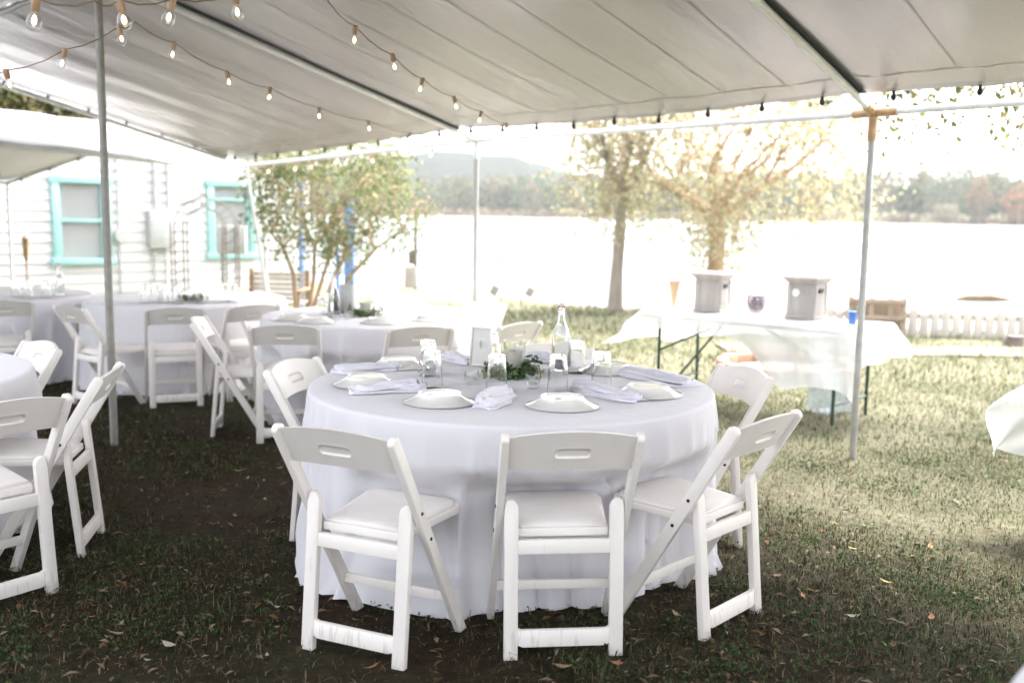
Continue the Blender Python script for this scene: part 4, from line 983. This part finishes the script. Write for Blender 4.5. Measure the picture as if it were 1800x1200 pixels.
# ------------------------------------------------------------------ long buffet table at right with sheer cover
def buffet(cx, cy, ang, L, W, tz, label, clabel, over, seed, ox0=.46, blow=.40):
    g = gz(cy); root = thing('folding_table', label, 'table', (cx, cy, g), ang); h = tz - g
    MB().box((0, 0, h - .02), (L, W, .036)).build('table_top', PALEW, root, .008)
    for sx in (-1, 1):
        for sy in (-1, 1): MB().tube([(sx * (L / 2 - .16), sy * (W / 2 - .07), 0), (sx * (L / 2 - .16), sy * (W / 2 - .07), h - .03)], .0135, 8).build('leg', GREENM, root)
        MB().tube([(sx * (L / 2 - .16), -(W / 2 - .07), .16), (sx * (L / 2 - .16), W / 2 - .07, .16)], .010, 6).build('crossbar', GREENM, root)
        MB().tube([(sx * (L / 2 - .16), 0, .16), (sx * (L / 2 - .62), 0, h - .04)], .010, 6).build('brace', GREENM, root)
        MB().tube([(sx * (L / 2 - .16), -(W / 2 - .07), .42), (sx * (L / 2 - .75), -(W / 2 - .07), h - .04)], .009, 6).build('brace', GREENM, root)
    rn = random.Random(seed); ph = [rn.uniform(0, 6) for _ in range(6)]
    nu, nv = 96, 64
    def fn(u, v):
        ox1 = .26; X = -L / 2 - ox0 + (L + ox0 + ox1) * u; s = min(1, max(0, (X + L / 2) / L))
        near, far = over(s), .22 + .06 * math.sin(4 * s + ph[0])
        Y = -W / 2 - near + (W + near + far) * v
        ex = max(0, abs(X) - L / 2) * (1 if X > 0 else -1); ey = max(0, abs(Y) - W / 2) * (1 if Y > 0 else -1)
        d = math.hypot(ex, ey); x, y = X - ex, Y - ey; z = tz + .006 + .003 * math.sin(9 * X + ph[1]) * math.sin(7 * Y + ph[2])
        d = max(abs(ex), abs(ey)) + .3 * min(abs(ex), abs(ey))
        if d > 0:
            nx, ny = ex / d, ey / d; sw = .35 + .20 * math.sin(5 * X + ph[3]) * (abs(nx) < .9) + .06 * (nx > .3) + blow * max(0, -nx)
            fl = .035 * math.sin(16 * X + 11 * Y + ph[4]) * min(1, d * 4)
            out = d * sw + fl; x += nx * out + .008 * nx; y += ny * out + .008 * ny; z -= d * math.sqrt(max(.15, 1 - sw * sw)) 
        return (x, y, z - tz)
    mb = MB(); mb.grid(fn, nu, nv); o = mb.build('table_cover', SHEER, None, smooth=math.radians(80), loc=(cx, cy, tz)); o.rotation_euler = (0, 0, ang)
    tag(o, clabel, 'tablecloth')
# local +x points to the near right end, local -y to the near left side
buffet(2.02, 8.02, math.radians(-41.5), 1.86, .76, .635, 'long folding table with dark green legs at right', 'sheer white cover lifting on the long table at right',
       lambda s: .10 + .05 * math.sin(s * 5) + .42 * ss(.45, .78, s), 3)
buffet(3.38, 4.66, math.radians(24), 1.5, .76, .72, 'folding table just outside the right edge', 'white cover corner jutting in at the right edge', lambda s: .34 + .1 * s, 5, .42, .22)

def pedestal_box(x, y, z, rz, s, label, knob):
    root = thing('pedestal_box', label, 'box', (x, y, z), rz, 'greywashed wooden boxes on the long table'); root.scale = (s, s, s)
    b0, b1, h = .118, .110, .27
    def frus(a, b, z0, z1): 
        return MB().add([(i * r, j * r, zz) for zz, r in ((z0, a), (z1, b)) for i, j in ((-1, -1), (1, -1), (1, 1), (-1, 1))], [(3, 2, 1, 0), (4, 5, 6, 7), (0, 1, 5, 4), (1, 2, 6, 5), (2, 3, 7, 6), (3, 0, 4, 7)])
    frus(b0, b1, .02, h).build('body', STONEB, root, .004); frus(.128, .124, 0, .022).build('plinth', STONEB, root, .003)
    frus(.112, .140, h - .001, h + .035).build('cornice', STONEB, root, .003); frus(.146, .146, h + .0345, h + .052).build('lid', STONEB, root, .003)
    frus(.10, .085, h + .0515, h + .062).build('lid_panel', STONEB, root, .002)
    for a in range(4):
        R_ = Matrix.Rotation(a * PI / 2, 3, 'Z')
        for xx in (-.088, .088):
            mb = MB().box((xx, -.1155, .145), (.030, .008, .235)); mb.v = [tuple(R_ @ Vector((p[0], p[1] * (1 + .02 * 0), p[2]))) for p in mb.v]; mb.build('stile_trim', STONEB, root, .002)
    mb = MB().box((.117, -.012, .218), (.010, .080, .032)); mb.build('hand_hole', BLACK, root, .002)
    if knob: MB().lathe([(.001, .012), (.028, .012), (.032, .006), (.032, 0)], 18).build('round_dial', PORC, root).matrix_local = Matrix.Translation((-.035, -.1215, .20)) @ Matrix.Rotation(PI / 2, 4, 'X')
BZ = .645
pedestal_box(1.70, 8.44, BZ, math.radians(-35), 1.0, 'greywashed wooden pedestal box on the long table, left of the purple bowl', False)
pedestal_box(2.36, 7.96, BZ, math.radians(-42), 1.03, 'greywashed wooden pedestal box with round white dial on the long table', True)
o = MB().lathe([(.001, 0), (.028, 0), (.028, .006), (.014, .02), (.022, .06), (.045, .20), (.052, .235), (.049, .235), (.042, .20), (.018, .06), (.001, .03)], 22).build('cone_vase', TANG, None, loc=(1.40, 8.62, BZ)); tag(o, 'tan flared cone vase at the left of the long table', 'vase')
bw = thing('glass_bowl', 'smoky purple glass bowl of stones between the two pedestal boxes', 'bowl', (2.03, 8.28, BZ))
MB().lathe([(.001, 0), (.045, 0), (.068, .03), (.078, .09), (.076, .155), (.073, .155), (.074, .09), (.064, .034), (.042, .008), (.001, .007)], 26).build('bowl', PURP, bw)
for k in range(22):
    a = k * 2.4; r_ = .052 * math.sqrt((k % 8) / 8); MB().ball((r_ * math.cos(a), r_ * math.sin(a), .028 + .030 * (k // 8) + .05), .019, 8, 6, (1, 1, .8)).build('stone', PURPS, bw)
cp = thing('drink_cup', 'clear cup of bright blue drink at the right end of the long table', 'cup', (2.56, 7.46, BZ))
MB().lathe([(.001, 0), (.030, 0), (.038, .14), (.036, .14), (.0285, .006), (.001, .005)], 24).build('cup', THIN, cp); MB().lathe([(.001, .0065), (.0278, .0065), (.0338, .105), (.001, .105)], 24).build('drink', BLUEC, cp)
jug = thing('water_jug', 'clear bluish water container on the grass under the long table', 'jug', (2.56, 7.86, gz(7.86)), .3)
MB().prism([(-.15, 0), (.15, 0), (.155, .03), (.15, .24), (.09, .30), (.03, .32), (.03, .35), (-.03, .35), (-.03, .32), (-.09, .30), (-.15, .24), (-.155, .03)], 'y', -.11, .11).build('body', PLAST, jug, .02)
MB().lathe([(.001, .38), (.034, .38), (.036, .372), (.036, .35), (.001, .35)], 18).build('cap', PORC, jug)

# ------------------------------------------------------------------ grass, litter, fallen leaves
def patch(x, y):
    return .5 + .25 * np.sin(x * 1.9 + 1.3 * np.sin(y * 1.3)) + .25 * np.sin(y * 2.3 + 1.1 * np.sin(x * 2.7 + 1)) + .22 * np.sin(x * 5.3 + y * 4.1)
def hg_np(x, y): return -.02 * np.maximum(0, y - 3) + .012 * (np.sin(x * 2.04 + 1.3 * np.sin(y * 1.08)) + np.sin(y * 2.52 + 1.7 * np.sin(x * 1.32 + 2))) * .5
def grass():
    X, Y, S = [], [], []
    for y0, y1, dens, s in ((2.4, 4.2, 12500, .030), (4.2, 6.5, 6800, .034), (6.5, 9.5, 2300, .046), (9.5, 14, 650, .075), (14, 19, 200, .11)):
        hw = y1 * .56 + .3; n = int(dens * (y1 - y0) * 2 * hw); x = RNG.uniform(-hw, hw, n); y = RNG.uniform(y0, y1, n)
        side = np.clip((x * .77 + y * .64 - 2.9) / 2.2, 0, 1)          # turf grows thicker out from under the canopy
        keep = (RNG.uniform(0, 1, n) < np.clip(patch(x, y) * .85 - .16 + .45 * side, .05 + .3 * side, 1)) & (y < np.array([shore_y(q) for q in x]) - .1 if y1 > 13 else True)
        for hx_, hy_, hr, ht in HEMS:                                # nothing grows up through the cloths
            od = np.argsort(ht); dd = np.hypot(x - hx_, y - hy_); keep = keep & (dd > np.interp(np.arctan2(y - hy_, x - hx_) % (2 * PI), ht[od], hr[od], period=2 * PI) + .012)
        x, y = x[keep], y[keep]; X.append(x); Y.append(y); S.append(np.full(len(x), s))
    x, y, s = map(np.concatenate, (X, Y, S)); n = len(x)
    side = np.clip((x * .77 + y * .64 - 2.9) / 2.2, 0, 1); z = hg_np(x, y) - .004  # blade colour ramp: drier outside the canopy, plus painted sunlit and shaded tone
    a = RNG.uniform(0, 2 * PI, n); L = s * RNG.uniform(.4, 1.3, n); flat = RNG.uniform(.25, 1.8, n); lg = RNG.uniform(0, 1, n) < .10; L = np.where(lg, L * 2.4, L); flat = np.where(lg, 1.9, flat); wdt = np.where(lg, .0009, .0018) * (s / .030) * RNG.uniform(.7, 1.5, n)
    d = np.stack([np.cos(a), np.sin(a), np.zeros(n)], 1); pr = np.stack([-np.sin(a), np.cos(a), np.zeros(n)], 1); p = np.stack([x, y, z], 1); up = np.array([0, 0, 1.])
    h1 = (L * .55 / np.sqrt(1 + flat ** 2 * .3))[:, None]; m = p + up * h1 + d * (h1 * flat[:, None] * .4)
    t = m + (up * (L * .5 * (1 - flat * .45))[:, None]) + d * (L * .6 * flat)[:, None] * .8; t[:, 2] = np.maximum(t[:, 2], z + .004)
    V = np.stack([p - pr * wdt[:, None], p + pr * wdt[:, None], m + pr * wdt[:, None] * .8, m - pr * wdt[:, None] * .8, t + pr * wdt[:, None] * .15, t - pr * wdt[:, None] * .15], 1).reshape(-1, 3)
    b = np.arange(n)[:, None] * 6; F = np.concatenate([b + np.array([[0, 1, 2, 3]]), b + np.array([[3, 2, 4, 5]])])
    g = np.array([[.018, .030, .010], [.026, .040, .013], [.042, .056, .020], [.015, .026, .009]])[RNG.integers(0, 4, n)]
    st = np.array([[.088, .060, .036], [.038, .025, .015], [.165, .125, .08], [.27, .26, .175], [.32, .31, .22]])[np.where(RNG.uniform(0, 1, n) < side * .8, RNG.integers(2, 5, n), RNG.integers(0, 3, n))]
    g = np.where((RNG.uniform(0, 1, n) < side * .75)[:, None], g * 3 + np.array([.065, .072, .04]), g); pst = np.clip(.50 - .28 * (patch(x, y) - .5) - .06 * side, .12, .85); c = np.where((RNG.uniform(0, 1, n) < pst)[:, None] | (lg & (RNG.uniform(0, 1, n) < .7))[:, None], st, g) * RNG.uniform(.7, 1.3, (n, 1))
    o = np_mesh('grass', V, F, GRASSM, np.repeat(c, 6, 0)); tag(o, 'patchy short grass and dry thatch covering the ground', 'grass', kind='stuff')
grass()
def weeds():
    n0 = 420; cx = RNG.uniform(-2.2, 2.6, n0); cyy = RNG.uniform(2.7, 6.2, n0); k = patch(cx, cyy) > .45; cx, cyy = cx[k], cyy[k]
    m = 42; x = np.repeat(cx, m) + RNG.normal(size=len(cx) * m) * .05; y = np.repeat(cyy, m) + RNG.normal(size=len(cx) * m) * .05
    p = np.stack([x, y, hg_np(x, y) + RNG.uniform(.004, .034, len(x))], 1)
    v, f, t = leaf_cloud(p, .014, np.array([(.030, .062, .020), (.045, .085, .026), (.065, .10, .035)]), -.25, .7)
    o = np_mesh('clover', v, f, GRASSM, t); tag(o, 'small dark green clover weeds growing among the grass', 'clover', kind='stuff')
weeds()
def litter():
    n = 42000; x = RNG.uniform(-5.5, 6, n); y = 2.6 + 9.5 * RNG.uniform(0, 1, n) ** 1.6; pal = np.array([(.13, .085, .05), (.09, .055, .032), (.18, .13, .085), (.06, .037, .021), (.23, .18, .125), (.16, .08, .036)])
    a = RNG.uniform(0, 2 * PI, n); s = .0045 + .022 * RNG.uniform(0, 1, n) ** 3; d = np.stack([np.cos(a), np.sin(a), RNG.uniform(-.25, .35, n)], 1) * s[:, None]; e = np.stack([-np.sin(a), np.cos(a), RNG.uniform(-.3, .3, n)], 1) * (s * RNG.uniform(.2, .42, n))[:, None]
    k_ = RNG.uniform(0, 1, n) < np.clip(1.25 - patch(x * 1.3 + 2, y * 1.2), .12, 1); x, y, a, s, d, e = x[k_], y[k_], a[k_], s[k_], d[k_], e[k_]; n = len(x)
    p = np.stack([x, y, hg_np(x, y) + RNG.uniform(.006, .028, n)], 1); up = np.array([0, 0, 1.]) * (s * .25)[:, None]
    V = np.stack([p - d, p + e + up, p + d, p - e + up], 1).reshape(-1, 3); b = np.arange(n)[:, None] * 4
    o = np_mesh('leaf_litter', V, b + np.array([[0, 1, 2, 3]]), LITTER, np.repeat(pal[RNG.integers(0, 6, n)], 4, 0)); tag(o, 'small dry leaf fragments scattered over the grass', 'leaf litter', kind='stuff')
litter()
def leaf_obj(m, seed):
    rn = random.Random(seed); mb = MB(); L, W = .5, .24; c1, c2 = rn.uniform(.1, .3), rn.uniform(-.2, .2)
    def fn(u, v):
        w_ = W * math.sin(PI * min(1, u * .97 + .03)) ** .75 * (1 - .25 * u) * (1 + .06 * math.sin(u * 22)); y = (2 * v - 1) * w_
        return (-L + 2 * L * u, y, c1 * (y * y) * 3 + .16 * (2 * u - 1) ** 2 + c2 * y * u)
    mb.grid(fn, 12, 4); mb.tube([(-L - .18, 0, .18), (-L, 0, .16), (0, 0, .005), (L, 0, .16)], [.012, .014, .012, .004], 5)
    return mb.mesh('fallen_leaf', m, 0, math.radians(80))
LM = [mat('orange_leaf', (.42, .19, .06), .6, (.30, .13, .05), 9, translucent=.2), mat('tan_leaf', (.40, .29, .18), .7, (.30, .2, .12), 9, translucent=.2), mat('yellow_leaf', (.52, .34, .09), .6, (.42, .26, .07), 9, translucent=.2), mat('grey_leaf', (.44, .40, .34), .7, (.34, .3, .25), 9, translucent=.2)]
LEAVES = [[leaf_obj(m, 10 * i + k) for k in range(2)] for i, m in enumerate(LM)]
def fallen(x, y, s, mi, label, group='fallen leaves'):
    o = bpy.data.objects.new('fallen_leaf', random.choice(LEAVES[mi])); COL.objects.link(o); o.location = (x, y, float(hg_np(np.array(x), np.array(y))) + .022)
    o.scale = (s, s, s); o.rotation_euler = (random.uniform(-.3, .3), random.uniform(-.3, .3), random.uniform(0, 6.28)); tag(o, label, 'leaf', group)
for x, y, s, mi, l in ((-.43, 2.985, .052, 0, 'orange fallen leaf at the bottom edge left of the centre chair'), (.18, 2.995, .055, 1, 'tan fallen leaf at the bottom edge below the centre chair'),
                       (1.50, 3.81, .05, 2, 'yellow fallen leaf on the right lawn below the canopy pole'), (1.53, 3.44, .05, 0, 'orange fallen leaf low on the right lawn'), (1.52, 4.24, .05, 2, 'yellow leaf on the right lawn, upper of two yellow leaves'),
                       (-1.53, 5.47, .06, 2, 'yellow fallen leaf on bare ground behind the front left chair'), (-1.11, 3.12, .06, 3, 'pale grey curled leaf on the dark ground at lower left'), (1.88, 4.29, .05, 0, 'orange leaf on the right lawn right of the chairs'),
                       (.35, 3.02, .04, 0, 'small brown leaf right of the centre chair foot'), (1.25, 3.44, .05, 3, 'pale grey leaf on the lower right lawn'), (.61, 3.45, .045, 1, 'tan leaf between the centre and right chairs'), (-1.32, 3.2, .05, 1, 'tan leaf left of the pale curled leaf')):
    fallen(x, y, s, mi, l)
for k in range(30):
    x, y = random.uniform(.9, 3.6), random.uniform(3.0, 7.2)
    if x > y * .52: continue
    fallen(x, y, random.uniform(.03, .052), random.choice((0, 1, 1, 2, 3)), 'dry fallen leaf among others scattered on the right lawn', 'scattered leaves on the right lawn')
for k in range(24):
    x, y = random.uniform(-1.5, -.5), random.uniform(3.0, 6.4)
    if -x > y * .5: continue
    fallen(x, y, random.uniform(.018, .034), random.choice((0, 1, 1, 3)), 'dry fallen leaf among others scattered on the bare ground at left', 'scattered leaves on the left ground')

# ------------------------------------------------------------------ haze over the lake
def haze():
    m = bpy.data.materials.new('haze_air'); m.use_nodes = True; N = m.node_tree.nodes; N.remove(N['Principled BSDF'])
    v = N.new('ShaderNodeVolumePrincipled'); v.inputs['Color'].default_value = (.95, .97, 1, 1); v.inputs['Density'].default_value = .00018; v.inputs['Anisotropy'].default_value = .2
    m.node_tree.links.new(v.outputs[0], N['Material Output'].inputs['Volume'])
    o = MB().box((0, 1270, 40), (3060, 2720, 90)).build('haze', m, None, smooth=0); tag(o, 'thin pale haze hanging over the lake', 'haze', kind='stuff')
HAZE = True
if HAZE: haze()
